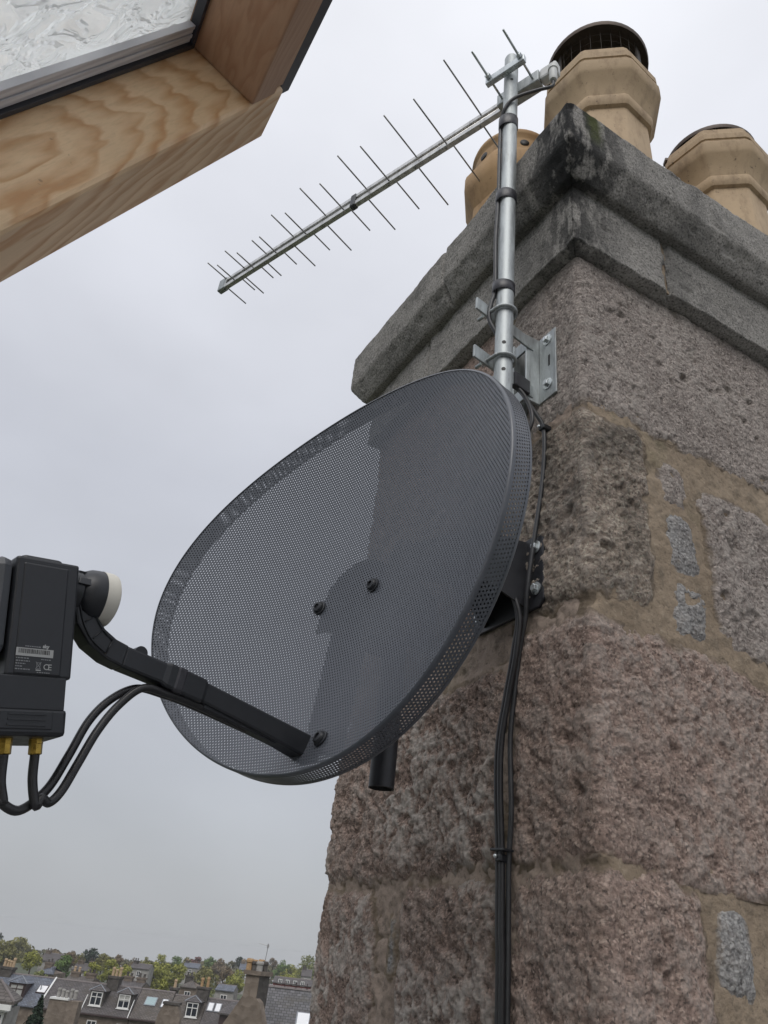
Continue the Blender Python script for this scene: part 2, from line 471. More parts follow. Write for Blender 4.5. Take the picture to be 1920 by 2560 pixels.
def pine(name, g, w, k, off, theta, k0=0.028, ca=(0.74, 0.53, 0.325), cb=(0.52, 0.265, 0.11), pitch=0.0125, amt=0.85):
    """flat-sawn board: growth rings of a log whose pith runs at a small angle to the face.
    g: grain direction, w: face normal, k: across the face"""
    q = NT(name)
    p = q.tc.outputs['Object']
    def dot(v):
        n = q.n('ShaderNodeVectorMath', operation='DOT_PRODUCT'); q.l(p, n.inputs[0]); n.inputs[1].default_value = tuple(v); return n.outputs['Value']
    g, w, k = Vector(g), Vector(w), Vector(k)
    gv = dot(g); wv = dot(w); kv = dot(k)
    cb_ = q.n('ShaderNodeCombineXYZ'); q.l(q.math('MULTIPLY', gv, 6.0), cb_.inputs[0]); q.l(q.math('MULTIPLY', wv, 30.0), cb_.inputs[1]); q.l(q.math('MULTIPLY', kv, 30.0), cb_.inputs[2])
    n1 = q.noise(1.0, 3, 0.55, cb_.outputs[0]); n2 = q.noise(4.0, 3, 0.6, cb_.outputs[0])
    A = q.math('ADD', kv, k0)
    Bc = q.math('ADD', q.math('ADD', q.math('MULTIPLY', wv, math.cos(theta)), q.math('MULTIPLY', gv, math.sin(theta))), off)
    rad = q.math('SQRT', q.math('ADD', q.math('MULTIPLY', A, A), q.math('MULTIPLY', Bc, Bc)))
    rad = q.math('ADD', rad, q.math('ADD', q.math('MULTIPLY', q.math('SUBTRACT', n1, 0.5), 0.045), q.math('MULTIPLY', q.math('SUBTRACT', n2, 0.5), 0.006)))
    ph = q.math('FRACT', q.math('DIVIDE', rad, pitch))
    ring = q.math('MULTIPLY', q.rng(ph, 0.25, 0.80), q.rng(ph, 1.0, 0.86))
    f2 = q.n('ShaderNodeCombineXYZ'); q.l(q.math('MULTIPLY', gv, 26.0), f2.inputs[0]); q.l(q.math('MULTIPLY', wv, 700.0), f2.inputs[1]); q.l(q.math('MULTIPLY', kv, 700.0), f2.inputs[2])
    fib = q.noise(1.0, 3, 0.6, f2.outputs[0])
    big = q.noise(9, 3, 0.5)
    c = q.mix(q.rng(big, 0.35, 0.65), tuple(x * 0.88 for x in ca), tuple(x * 1.08 for x in ca))
    c = q.mix(q.math('MULTIPLY', q.math('MULTIPLY', ring, q.rng(n2, 0.25, 0.6, 0.45, 1.0)), amt), c, cb)
    c = q.mix(q.rng(fib, 0.48, 0.75, 0, 0.35), c, tuple(x * 0.66 for x in ca))
    kn = q.noise(150, 2, 0.5)
    c = q.mix(q.rng(kn, 0.74, 0.8, 0, 0.5), c, (0.16, 0.09, 0.05))
    return q.done(c, 0.48, 0, q.bump(fib, 0.15, 0.0006), 0.4)

def leaf(name, ca, cb):
    q = NT(name)
    g = q.n('ShaderNodeNewGeometry')
    c = q.mix(g.outputs['Random Per Island'], ca, cb)
    m = q.done(c, 0.7, 0, None, 0.2)
    return m
def slate(name, col, cw=0.32, ch=0.2, zk=1.75):
    q = NT(name)
    sx = q.n('ShaderNodeSeparateXYZ'); q.l(q.tc.outputs['Object'], sx.inputs[0])
    cb = q.n('ShaderNodeCombineXYZ')
    q.l(q.math('ADD', sx.outputs[0], q.math('MULTIPLY', sx.outputs[1], 0.02)), cb.inputs[0])
    q.l(q.math('MULTIPLY', sx.outputs[2], zk), cb.inputs[1])
    b = q.n('ShaderNodeTexBrick'); q.l(cb.outputs[0], b.inputs['Vector'])
    b.inputs['Scale'].default_value = 1.0; b.inputs['Brick Width'].default_value = cw; b.inputs['Row Height'].default_value = ch
    b.inputs['Mortar Size'].default_value = 0.022; b.inputs['Bias'].default_value = 0.0
    b.inputs['Color1'].default_value = (*[x * 0.75 for x in col], 1); b.inputs['Color2'].default_value = (*[x * 1.2 for x in col], 1)
    b.inputs['Mortar'].default_value = (*[x * 0.4 for x in col], 1)
    n = q.noise(0.9, 5, 0.65)
    c = q.mix(q.rng(n, 0.5, 0.7, 0, 0.5), b.outputs['Color'], tuple(x * 0.62 for x in (col[0] * 1.15, col[1] * 1.05, col[2] * 0.8)))
    c = q.mix(q.rng(n, 0.46, 0.3, 0, 0.35), c, (col[0] * 1.5, col[1] * 1.5, col[2] * 1.4))
    return q.done(c, 0.7, 0, q.bump(b.outputs['Fac'], -0.4, 0.03), 0.3)
def rubble(name, ca, cb):
    q = NT(name)
    v = q.n('ShaderNodeTexVoronoi'); v.inputs['Scale'].default_value = 2.6
    q.l(q.map((1, 1, 1.5)), v.inputs['Vector'])
    n = q.noise(0.6, 5, 0.65)
    c = q.mix(q.rng(v.outputs['Color'], 0, 1), ca, cb)
    c = q.mix(q.rng(n, 0.45, 0.7, 0, 0.7), c, tuple(x * 0.5 for x in ca))
    return q.done(c, 0.9, 0, q.bump(v.outputs['Distance'], 0.4, 0.05), 0.2)
M['slate_grey'] = slate('slate_grey', (0.115, 0.105, 0.105))
M['slate_blue'] = slate('slate_blue', (0.15, 0.165, 0.20))
M['slate_near'] = slate('slate_near', (0.135, 0.133, 0.138), 0.33, 0.24)
M['slate_brown'] = slate('slate_brown', (0.13, 0.115, 0.105))
M['lead'] = plain('lead_flashing', (0.24, 0.255, 0.28), 0.6, 0, 0.2, 2)
M['rubble'] = rubble('rubble_granite', (0.16, 0.13, 0.105), (0.24, 0.20, 0.165))
M['rubble_dark'] = rubble('sooty_granite', (0.07, 0.063, 0.058), (0.12, 0.11, 0.10))  # also serves as the painted shade on the gable stack's flank
M['rubble_pale'] = rubble('pale_granite', (0.27, 0.26, 0.245), (0.36, 0.35, 0.33))
M['paint_white'] = plain('white_paint', (0.72, 0.72, 0.70), 0.5, 0, 0.06, 3)
M['paint_dark'] = plain('dark_brown_paint', (0.05, 0.03, 0.03), 0.5, 0, 0.1, 3)
M['paint_red'] = plain('dull_red_brick', (0.22, 0.06, 0.055), 0.8, 0, 0.25, 2)
M['glass_dark'] = plain('window_glass', (0.03, 0.035, 0.045), 0.12, 0, 0.2, 0.7)
M['curtain'] = plain('net_curtain', (0.38, 0.38, 0.36), 0.8, 0, 0.15, 3)
M['skyglass'] = plain('skylight_glass', (0.35, 0.45, 0.46), 0.08, 0.5, 0.05, 1)
M['skywhite'] = plain('white_blind', (0.78, 0.79, 0.80), 0.3, 0, 0.03, 1)  # skylight panes in one even white
M['bark'] = plain('bark', (0.07, 0.055, 0.04), 0.9, 0, 0.3, 4)
M['grass'] = plain('grass_and_gardens', (0.055, 0.065, 0.03), 0.95, 0, 0.45, 0.06)
M['ridge_clay'] = plain('ridge_tile', (0.16, 0.14, 0.135), 0.8, 0, 0.2, 3)

# ------------------------------------------------------------------ ground (flat town, falling away beyond the wooded skyline)
BF = Vector((0.436, 0.900, 0)).normalized(); BR = Vector((BF.y, -BF.x, 0))
BPHI = math.atan2(BR.y, BR.x)
BG = Matrix.Translation((CAM.x, CAM.y, CAM.z)) @ Matrix.Rotation(BPHI, 4, 'Z')   # x right, y away, z relative to the eye
def bgw(x, y, z):
    return BG @ Vector((x, y, z))
rr = np.concatenate([[0.0], np.geomspace(6, 1300, 40)])
th = np.linspace(0, 2 * np.pi, 73)[:-1]
V = [(CAM.x, CAM.y, CAM.z - 13.0)]
for r_ in rr[1:]:
    zz = -13.0 - 3.0 * float(sstep(120, 400, r_)) - max(0.0, r_ - 420) * 0.034
    for t_ in th:
        V.append((CAM.x + r_ * math.cos(t_), CAM.y + r_ * math.sin(t_), CAM.z + zz + 0.8 * float(vnoise(r_ * math.cos(t_) / 60, r_ * math.sin(t_) / 60, 0.3, 5))))
F = [(0, 1 + k, 1 + (k + 1) % 72) for k in range(72)]
for i in range(len(rr) - 2):
    for k in range(72):
        a = 1 + i * 72 + k; b = 1 + i * 72 + (k + 1) % 72
        F.append((a, a + 72, b + 72, b))
me = bpy.data.meshes.new('ground'); me.from_pydata(V, [], F); me.materials.append(M['grass'])
me.polygons.foreach_set('use_smooth', [True] * len(me.polygons))
tag(link_mesh('ground', me), kind='structure')

# ------------------------------------------------------------------ the chimney stack
W = 0.6995; LX = 1.35; ZB = -1.15
RC = 0.005
stack = thing('chimney_stack', 'tall granite chimney stack with heavy cornice carrying the dish and mast', 'chimney', (0, 0, ZB))
def path(s):
    """unrolled wall coordinate: 0 at the near arris, negative along the left face, positive along the right one"""
    s = np.asarray(s, float)
    L = math.pi * RC / 4
    x = np.zeros_like(s); y = np.zeros_like(s); nx = np.zeros_like(s); ny = np.zeros_like(s)
    a = s < -L
    y = np.where(a, RC - s - L, y); nx = np.where(a, -1.0, nx)
    b = s > L
    x = np.where(b, RC + s - L, x); ny = np.where(b, -1.0, ny)
    c = ~(a | b)
    an = np.pi + (s + L) / (2 * L) * np.pi / 2
    x = np.where(c, RC + RC * np.cos(an), x); y = np.where(c, RC + RC * np.sin(an), y)
    nx = np.where(c, np.cos(an), nx); ny = np.where(c, np.sin(an), ny)
    # far arris of the left face: turn on to the back
    e = s < -(W - RC)
    t = np.clip((-(W - RC) - s) / (np.pi / 2 * RC), 0, 1) * np.pi / 2
    over = np.maximum(-s - (W - RC) - np.pi / 2 * RC, 0)
    x = np.where(e, RC - RC * np.cos(t) + over, x); y = np.where(e, W - RC + RC * np.sin(t), y)
    nx = np.where(e, -np.cos(t), nx); ny = np.where(e, np.sin(t), ny)
    return x, y, nx, ny
def grid_faces(ni, nj, keep=None):
    i, j = np.meshgrid(np.arange(ni - 1), np.arange(nj - 1), indexing='ij')
    a = (i * nj + j).ravel()
    Q = np.stack([a, a + nj, a + nj + 1, a + 1], 1)
    if keep is not None:
        kk = keep.ravel()
        Q = Q[kk[Q].any(1)]
    return Q
def compact(V, Q):
    u, inv = np.unique(Q, return_inverse=True)
    return V[u], inv.reshape(Q.shape)
STONES = []
def stone(s0, s1, z0, z1, mat, bulge=0.003, rough=0.005, seed=1, res=0.0025, ridge=0.0, irr=0.018, rad=0.02, soft=0.022, taper=0.0, label=None, show=0.007):
    pad = 0.018
    STONES.append((s0, s1, z0, z1, taper))
    s = np.arange(s0 - pad, s1 + pad + res, res); z = np.arange(z0 - pad, z1 + pad + res, res)
    S, Z = np.meshgrid(s, z, indexing='ij')
    sd = seed * 31.7
    ws = S + irr * fbm(S, Z, sd, 9, 4, seed) + 0.3 * irr * fbm(S, Z, sd, 70, 3, seed)
    wz = Z + irr * fbm(S, Z, sd + 5, 9, 4, seed + 7) + 0.3 * irr * fbm(S, Z, sd + 2, 70, 3, seed) + taper * (S - s0)
    cx, cz = (s0 + s1) / 2, (z0 + z1) / 2; hx, hz = (s1 - s0) / 2 - rad, (z1 - z0) / 2 - rad
    qx = np.abs(ws - cx) - hx; qz = np.abs(wz - cz) - hz
    d = rad - (np.hypot(np.maximum(qx, 0), np.maximum(qz, 0)) + np.minimum(np.maximum(qx, qz), 0))
    prof = sstep(-0.022, soft, d)
    n1 = fbm(S, Z, sd, 11, 5, seed + 20, 0.55)
    n2 = fbm(S, Z, sd, 95, 3, seed + 30, 0.7)
    wS = S + 0.012 * fbm(S, Z, sd, 30, 3, seed + 41); wZ = Z + 0.012 * fbm(S, Z, sd + 3, 30, 3, seed + 42)
    rg = 0.75 - 2 * np.abs(fbm(wS + 0.5 * wZ, wZ * 0.75 - 0.2 * wS, sd, 24, 5, seed + 40, 0.62))
    cr2 = 0.6 - 2 * np.abs(fbm(wS, wZ, sd + 9, 62, 3, seed + 45, 0.6))
    pit = np.minimum(fbm(S, Z, sd, 34, 3, seed + 50) + 0.40, 0) * 0.022
    # the dressed margin along the arris stays flatter
    marg = 0.75 + 0.25 * sstep(0.0, 0.04, np.abs(S))
    h = -0.0035 + prof * (0.0045 + bulge) + prof * marg * (rough * 0.7 * n1 + rough * 0.45 * n2 + rough * 0.42 * cr2 + ridge * rg + pit)
    x, y, nx, ny = path(S)
    V = np.stack([x + nx * h, y + ny * h, Z], -1).reshape(-1, 3)
    bare = sstep(-0.004, 0.022, d + show + 0.020 * fbm(S, Z, sd, 22, 5, seed + 60, 0.6)).ravel()
    Q0 = grid_faces(len(s), len(z), d > -0.016)
    u_, inv = np.unique(Q0, return_inverse=True)
    return np_mesh('stone_block', V[u_], inv.reshape(Q0.shape), mat, stack, True, label, bare[u_], ((rg if ridge > 0.002 else cr2 + 0.1) + 0.5 * n2).ravel()[u_])
GPW = M['granite_pink_mid']
GP, GW, GG, GB, GL = M['granite_pink'], M['granite_pink_white'], M['granite_grey'], M['granite_brown'], M['granite_blue']
# top course
stone(-0.182, 0.66, 0.334, 0.672, GG, 0.004, 0.005, 1)
stone(0.68, 1.20, 0.335, 0.672, GP, 0.004, 0.006, 2, 0.004)
stone(-0.76, -0.196, 0.340, 0.672, GP, 0.004, 0.006, 3, 0.0035)
# second course
stone(-0.182, 0.116, 0.010, 0.322, GB, 0.006, 0.008, 4, label='brown granite quoin with a sooty patch')
stone(-0.76, -0.198, 0.045, 0.322, GW, 0.006, 0.007, 5, 0.0035)
stone(0.240, 0.70, -0.010, 0.275, GG, 0.004, 0.006, 6, taper=0.09)
stone(0.73, 1.2, -0.0, 0.31, GP, 0.004, 0.006, 7, 0.004)
stone(0.145, 0.206, 0.215, 0.290, GG, 0.004, 0.004, 8, irr=0.012, rad=0.02, show=0.014)
stone(0.152, 0.208, 0.098, 0.192, GL, 0.005, 0.004, 9, irr=0.012, rad=0.02, show=0.014)
stone(0.155, 0.218, 0.0, 0.078, GL, 0.005, 0.004, 10, irr=0.012, rad=0.02, show=0.014)
# third course
stone(-0.160, 0.66, -0.310, -0.004, GPW, 0.004, 0.007, 11, taper=0.06, ridge=0.003, label='pink granite quoin wrapping the arris')
stone(-0.76, -0.172, -0.318, -0.050, GW, 0.005, 0.008, 12, ridge=0.0075)
stone(0.69, 1.2, -0.32, -0.04, GP, 0.004, 0.006, 13, 0.004)
# fourth course
stone(-0.155, 0.146, -0.655, -0.328, GPW, 0.004, 0.007, 14, ridge=0.003)
stone(0.245, 0.72, -0.655, -0.375, GP, 0.004, 0.006, 15)
stone(0.168, 0.226, -0.430, -0.345, GL, 0.005, 0.004, 16, irr=0.012, rad=0.02, show=0.014)
stone(-0.425, -0.172, -0.655, -0.332, GW, 0.005, 0.008, 17, ridge=0.0075)
stone(-0.457, -0.436, -0.455, -0.372, GL, 0.003, 0.003, 18, irr=0.004, rad=0.009, soft=0.01)
stone(-0.76, -0.500, -0.655, -0.336, GW, 0.005, 0.007, 19, ridge=0.004)
# fifth course, below the frame
stone(-0.150, 0.40, -1.0, -0.675, GP, 0.005, 0.007, 20, 0.006)
stone(-0.76, -0.17, -1.0, -0.675, GW, 0.005, 0.007, 21, 0.006)
stone(0.42, 1.2, -1.0, -0.675, GP, 0.005, 0.007, 22, 0.008)
# mortar skin: one rough pointed face around the stack
res = 0.0036
s = np.arange(-0.98, 1.30, res); z = np.arange(ZB, 0.70, res)
S, Z = np.meshgrid(s, z, indexing='ij')
h = 0.0012 + 0.0034 * fbm(S, Z, 3.3, 12, 5, 77, 0.65) + 0.0022 * fbm(S, Z, 8.3, 70, 3, 78) - 0.004 * sstep(0.4, 0.7, fbm(S * 0.5, Z * 1.6, 1.2, 14, 3, 79))
left_ = sstep(-0.02, -0.06, S)
h += left_ * (0.0035 * (0.5 - 2 * np.abs(fbm(S + 0.4 * Z, Z, 4.4, 30, 4, 90, 0.6))) + 0.002 * (0.5 - 2 * np.abs(fbm(S, Z, 6.4, 75, 3, 91, 0.6))))
for a0, a1, b0, b1, tp in STONES:      # the bed lies deeper behind the stones themselves
    zz_ = Z + tp * (S - a0)
    h -= 0.02 * sstep(0.026, 0.045, S - a0) * sstep(0.026, 0.045, a1 - S) * sstep(0.026, 0.045, zz_ - b0) * sstep(0.026, 0.045, b1 - zz_)
# small open holes at the arris where the bed joints meet it, and two raked lines
for hz_ in (0.327, 0.004, -0.322):
    h -= 0.045 * np.exp(-((S + 0.006) / 0.010) ** 2 - ((Z - hz_) / 0.0060) ** 2)
for hz_ in (-0.402, -0.447):
    h -= 0.005 * np.exp(-((Z - hz_) / 0.0028) ** 2) * sstep(-0.505, -0.49, S) * (1 - sstep(-0.425, -0.41, S))
x, y, nx, ny = path(S)
VM = np.stack([x + nx * h, y + ny * h, Z], -1)
k0 = int(np.argmin(np.abs(s)))
np_mesh('mortar_joint', VM[:k0 + 1].reshape(-1, 3), grid_faces(k0 + 1, len(z)), M['mortar_grey'], stack)
np_mesh('mortar_joint', VM[k0:].reshape(-1, 3), grid_faces(len(s) - k0, len(z)), M['mortar'], stack)
MB().box((0.03, 0.03, ZB), (LX, W - 0.03, 0.93)).build('core', M['mortar'], stack)

# cornice: frieze stones and cap stones swept round the stack, mitred at the corners
def cornice(name, prof, u0, u1, seed, amp=0.0016, joint=0.003, res=0.0032, label=None):
    """prof: list of (projection, height); u runs 0..1 along the back stub, 1..2 along the left face, 2..3 along the right"""
    P = [np.array(p, float) for p in prof]
    pr = [P[0]]
    for a, b in zip(P[:-1], P[1:]):
        k = max(1, int(np.linalg.norm(b - a) / res))
        pr += [a + (b - a) * (i / k) for i in range(1, k + 1)]
    pr = np.array(pr)
    lens = (0.35, W, LX)
    us = []
    lo, hi = u0, u1
    for e in range(3):
        a, b = max(lo, e), min(hi, e + 1)
        if b > a:
            k = max(2, int((b - a) * lens[e] / res))
            us += list(a + (b - a) * np.arange(k) / k)
    us = np.array(us + [hi])
    U, J = np.meshgrid(us, np.arange(len(pr)), indexing='ij')
    e_ = pr[J.ravel(), 0].reshape(U.shape); z_ = pr[J.ravel(), 1].reshape(U.shape)
    cor = [(0.35 + 0 * e_, W + e_), (-e_, W + e_), (-e_, -e_), (LX + 0 * e_, -e_)]
    X = np.zeros_like(U); Y = np.zeros_like(U); NX = np.zeros_like(U); NY = np.zeros_like(U)
    nrm = [(0, 1), (-1, 0), (0, -1)]
    for e in range(3):
        m = (U >= e) & ((U < e + 1) | (e == 2))
        t = U - e
        X = np.where(m, cor[e][0] * (1 - t) + cor[e + 1][0] * t, X); Y = np.where(m, cor[e][1] * (1 - t) + cor[e + 1][1] * t, Y)
        NX = np.where(m, nrm[e][0], NX); NY = np.where(m, nrm[e][1], NY)
    d = amp * (1.3 * fbm(X, Y + Z_off(seed), z_, 24, 3, seed) + 0.9 * fbm(X, Y, z_, 110, 3, seed + 3))
    d -= 0.006 * sstep(0.35, 0.8, fbm(X, Y, z_, 30, 2, seed + 9)) * 0.6
    # chipped joints at the ends of each stone
    dist = np.minimum(np.abs(U - u0), np.abs(u1 - U)) * 0.7
    endm = np.minimum(np.abs(U - u0) if u0 > 0 else 9, np.abs(u1 - U) if u1 < 3 else 9) * (W if u1 <= 2 else 0.8)
    d -= 0.007 * np.exp(-(endm / 0.004) ** 2) * (1 + 0.8 * vnoise(X * 60, Y * 60, z_ * 60, seed + 4))
    # knocked arrises at the mitres
    for c_ in (1, 2):
        d -= 0.004 * np.exp(-((U - c_) * W / 0.003) ** 2)
    zz = z_ + 0.0018 * fbm(X, Y, z_, 40, 3, seed + 13) + 0.004 * vnoise(X * 9, Y * 9, 0.5, seed + 15) * (z_ > prof[-1][1] - 0.02)
    V = np.stack([X + NX * d, Y + NY * d, zz], -1).reshape(-1, 3)
    return np_mesh(name, V, grid_faces(len(us), len(pr)), M['cap'], stack, True, label)
def Z_off(s_):
    return s_ * 3.17
FRZ = [(-0.03, 0.655), (0.012, 0.656), (0.030, 0.664), (0.030, 0.812)]
CAPP = [(0.0, 0.801), (0.046, 0.800), (0.052, 0.806), (0.062, 0.820), (0.0775, 0.846), (0.0794, 0.853), (0.0794, 0.948), (0.076, 0.9545), (-0.05, 0.958), (-0.16, 0.962)]
UJ = 1.52
cornice('frieze_stone', FRZ, 0.0, 1.36, 3); cornice('frieze_stone', FRZ, 1.36, 2.163, 4); cornice('frieze_stone', FRZ, 2.163, 2.62, 5); cornice('frieze_stone', FRZ, 2.62, 3.0, 6)
cornice('cap_stone', CAPP, 0.0, UJ, 7); cornice('cap_stone', CAPP, UJ, 2.45, 8, label='cap stone with sooty arris and moss streak'); cornice('cap_stone', CAPP, 2.45, 3.0, 9)
MB().box((-0.0235, -0.0235, 0.668), (LX, W + 0.0235, 0.80)).build('frieze_bed', M['mortar'], stack)
MB().box((-0.070, -0.070, 0.858), (LX, W + 0.070, 0.944)).build('cap_bed', M['mortar'], stack)
MB().box((0.03, 0.03, 0.944), (LX, W - 0.03, 0.964)).build('flaunching', M['mortar'], stack)

# ------------------------------------------------------------------ chimney pots
def octo(mb, prof, c, rot):
    """octagonal lathe, softened arrises by chamfered corners (16 sides, alternating)"""
    c = Vector(c); vs = []; fs = []; n = 16
    for r_, z_ in prof:
        for k in range(8):
            for sg in (-1, 1):
                a = rot + k * math.pi / 4 + sg * R(20.3)
                vs.append(c + Vector((r_ * math.cos(a), r_ * math.sin(a), z_)))
    for i in range(len(prof) - 1):
        for k in range(n):
            a = i * n + k; b = i * n + (k + 1) % n
            fs.append((a, b, b + n, a + n))
    return mb.add(vs, fs)
POTROT = R(8)
def tall_pot(x, y, label, mat, top, cowl=True, k=1.0, grow=1.0, h_=0.1):
    t = thing('chimney_pot', label, 'chimney pot', (x, y, 0.955), 0, 'fireclay pots on the chimney stack')
    c = (x, y, 0)
    z0 = 0.955
    zt = top
    mb = MB(); octo(mb, [(0.128 * k, z0), (0.128 * k, z0 + 0.05), (0.118 * k, z0 + 0.07), (0.113 * k, zt - 0.205), (0.110 * k, zt - 0.198)], c, POTROT)
    mb.build('shaft', mat, t, True, auto=28)
    mb = MB(); octo(mb, [(0.108 * k, zt - 0.222), (0.122 * k, zt - 0.215), (0.126 * k, zt - 0.206), (0.127 * k, zt - 0.188), (0.124 * k, zt - 0.180),
                         (0.128 * k, zt - 0.165), (0.138 * k, zt - 0.140), (0.149 * k, zt - 0.120), (0.153 * k, zt - 0.112), (0.153 * k, zt - 0.078), (0.149 * k, zt - 0.072), (0.1445 * k, zt - 0.070), (0.1445 * k, zt - 0.060), (0.148 * k, zt - 0.058),
                         (0.148 * k, zt - 0.038), (0.145 * k, zt - 0.033), (0.139 * k, zt - 0.031), (0.137 * k, zt - 0.006), (0.131 * k, zt), (0.100 * k, zt), (0.098 * k, zt - 0.1)], c, POTROT)
    mb.build('head', mat, t, True, auto=28)
    if cowl:
        r_ = 0.130 * grow
        MB().lathe([(r_ * 0.985, zt + h_ - 0.006), (r_, zt + h_), (r_, zt + h_ + 0.006), (r_ * 0.8, zt + h_ + 0.026), (0.02, zt + h_ + 0.05), (0.002, zt + h_ + 0.051)], c, seg=48, cap=False).build('rain_lid', M['cowl'], t, True, auto=40)
        MB().lathe([(r_ * 0.98, zt + h_ - 0.004), (r_ * 0.7, zt + h_ + 0.018), (0.01, zt + h_ + 0.04)], c, seg=48, cap=False).build('lid_lining', M['soot'], t, True)
        for a in (R(-70), R(50), R(170)):
            p = Vector((x + 0.118 * k * math.cos(a), y + 0.118 * k * math.sin(a), zt - 0.02)); d = Vector((math.cos(a), math.sin(a), 0))
            MB().obox(p + Vector((0, 0, h_ * 0.5)), [d, Vector((0, 0, 1)).cross(d), (0, 0, 1)], (0.0015, 0.010, h_ * 0.5 + 0.012)).build('strap', M['wire'], t)
        g = MB()
        for i in range(28):
            a = 2 * math.pi * i / 28
            g.cyl((x + 0.112 * math.cos(a), y + 0.112 * math.sin(a), zt - 0.01), (x + 0.112 * math.cos(a), y + 0.112 * math.sin(a), zt + h_ + 0.008), 0.0004, seg=4)
        for zz in (0.2 * h_, 0.5 * h_, 0.8 * h_):
            g.tube([(x + 0.112 * math.cos(2 * math.pi * i / 40), y + 0.112 * math.sin(2 * math.pi * i / 40), zt + zz) for i in range(41)], 0.0004, 4, False)
        o = g.build('wire_guard', M['wire'], t)
        tb = MB(); a = R(150)
        tb.obox(Vector((x + r_ * math.cos(a), y + r_ * math.sin(a), zt + h_ + 0.006)), [(math.cos(a), math.sin(a), 0), (-math.sin(a), math.cos(a), 0), (0, 0, 1)], (0.006, 0.011, 0.006))
        tb.build('lid_tab', M['cowl'], t, bevel=0.002)
    return t
tall_pot(0.215, 0.125, 'buff octagonal chimney pot with dark round rain lid, nearest the arris', M['clay'], 1.525, True, 0.95, 1.0, 0.100)
tall_pot(0.618, 0.118, 'buff octagonal chimney pot at right edge, rain lid barely showing', M['clay'], 1.535, True, 0.95, 0.92, 0.016)
def domed_pot(x, y, label):
    t = thing('chimney_pot', label, 'chimney pot', (x, y, 0.955), 0, 'fireclay pots on the chimney stack')
    c = (x, y, 0)
    mb = MB(); octo(mb, [(0.115, 0.955), (0.112, 1.20), (0.110, 1.25)], c, POTROT); mb.build('shaft', M['clay2'], t, True, auto=28)
    mb = MB(); octo(mb, [(0.108, 1.245), (0.132, 1.30), (0.137, 1.315), (0.137, 1.362), (0.132, 1.372), (0.124, 1.374), (0.122, 1.392), (0.115, 1.402), (0.07, 1.405)], c, POTROT)
    mb.build('head', M['clay2'], t, True, auto=28)
    MB().lathe([(0.110, 1.398), (0.110, 1.436), (0.108, 1.448), (0.114, 1.455), (0.1155, 1.463), (0.113, 1.474), (0.104, 1.487), (0.086, 1.499), (0.05, 1.508), (0.0, 1.510)], c, seg=48, cap=False).build('dome', M['clay2'], t, True)
    for k in range(12):
        a = 2 * math.pi * k / 12 + 0.11
        d = Vector((math.cos(a), math.sin(a), 0))
        p = Vector((x, y, 1.420)) + d * 0.1102
        MB().lathe([(0.0120, -0.006), (0.0120, 0.0008), (0.0, 0.0009)], p, d, 20, cap=False).build('vent_hole', M['ink'], t, True)  # solid black disc, painting the shade inside an open vent
    return t
domed_pot(0.140, 0.374, 'orange round-topped chimney pot with vent holes behind the mast')

# ------------------------------------------------------------------ mast
MX, MY, MR = -0.11, 0.0560, 0.0146
mast = thing('aerial_mast', 'galvanised steel mast tube clamped upright beside the chimney stack', 'mast', (MX, MY, 0.33))
MB().lathe([(MR - 0.002, 0.345), (MR, 0.33), (MR, 1.262), (MR * 0.92, 1.266), (MR * 0.6, 1.268), (0.0, 1.268)], (MX, MY, 0), seg=32, cap=False).build('tube', M['galv'], mast, True, auto=40)
tc_dir = (Vector((CAM.x, CAM.y, 0)) - Vector((MX, MY, 0))).normalized()
for hz_, off in ((0.427, 0.0), (0.371, 0.02), (1.165, 0.1)):
    d = Matrix.Rotation(off, 3, 'Z') @ tc_dir
    MB().lathe([(0.0034, 0.0), (0.0034, 0.0004), (0.0, 0.0004)], Vector((MX, MY, hz_)) + d * (MR - 0.0001), d, 18, cap=False).build('bolt_hole', M['ink'], mast)  # flat black disc painted for the darkness of a drilled hole
LS = Vector((-FWD.y, FWD.x, 0)).normalized()       # towards the left of the mast as photographed
def tape_band(zc, hw):
    """tape wound over tube and cable: an oval sleeve"""
    vs = []; n = 32; c = Vector((MX, MY, 0)) + LS * 0.0030
    fr = Vector((LS.y, -LS.x, 0)); mb = MB()
    for zz, gr in ((zc - hw, 0.0), (zc - hw * 0.9, 0.0009), (zc + hw * 0.9, 0.0009), (zc + hw, 0.0)):
        for k in range(n):
            a = 2 * math.pi * k / n
            vs.append(c + LS * math.cos(a) * (MR + 0.0040 + gr) + fr * math.sin(a) * (MR + 0.0010 + gr) + Vector((0, 0, zz + 0.0012 * math.cos(a + zc * 9))))
    fs = [(i * n + k, i * n + (k + 1) % n, (i + 1) * n + (k + 1) % n, (i + 1) * n + k) for i in range(3) for k in range(n)]
    mb.add(vs, fs).build('tape_band', M['tape'], mast, True, auto=40)
tape_band(1.028, 0.016); tape_band(0.797, 0.013); tape_band(0.560, 0.011)

# ------------------------------------------------------------------ wall bracket carrying the mast
br = thing('wall_bracket', 'galvanised T-bracket bolted to the chimney holding the mast with U-bolts', 'bracket', (0, 0.09, 0.45))
PZ0, PZ1 = 0.385, 0.528
MB().box((-0.0085, 0.050, PZ0), (-0.0045, 0.092, PZ1)).build('wall_plate', M['galv'], br, bevel=0.001)
MB().box((-0.036, 0.0925, PZ0), (-0.0045, 0.0965, PZ1)).build('plate_flange', M['galv'], br, bevel=0.001)
MB().box((-0.036, 0.128, PZ0), (-0.0045, 0.132, PZ1)).build('plate_flange', M['galv'], br, bevel=0.001)
MB().box((-0.0085, 0.1325, PZ0), (-0.0045, 0.175, PZ1)).build('wall_plate', M['galv'], br, bevel=0.001)
MB().box((-0.0085, 0.064, 0.452), (-0.0088, 0.069, 0.476)).build('slot', M['ink'], br, bevel=0.002)  # black strip on the plate, painted for the shade in a slot
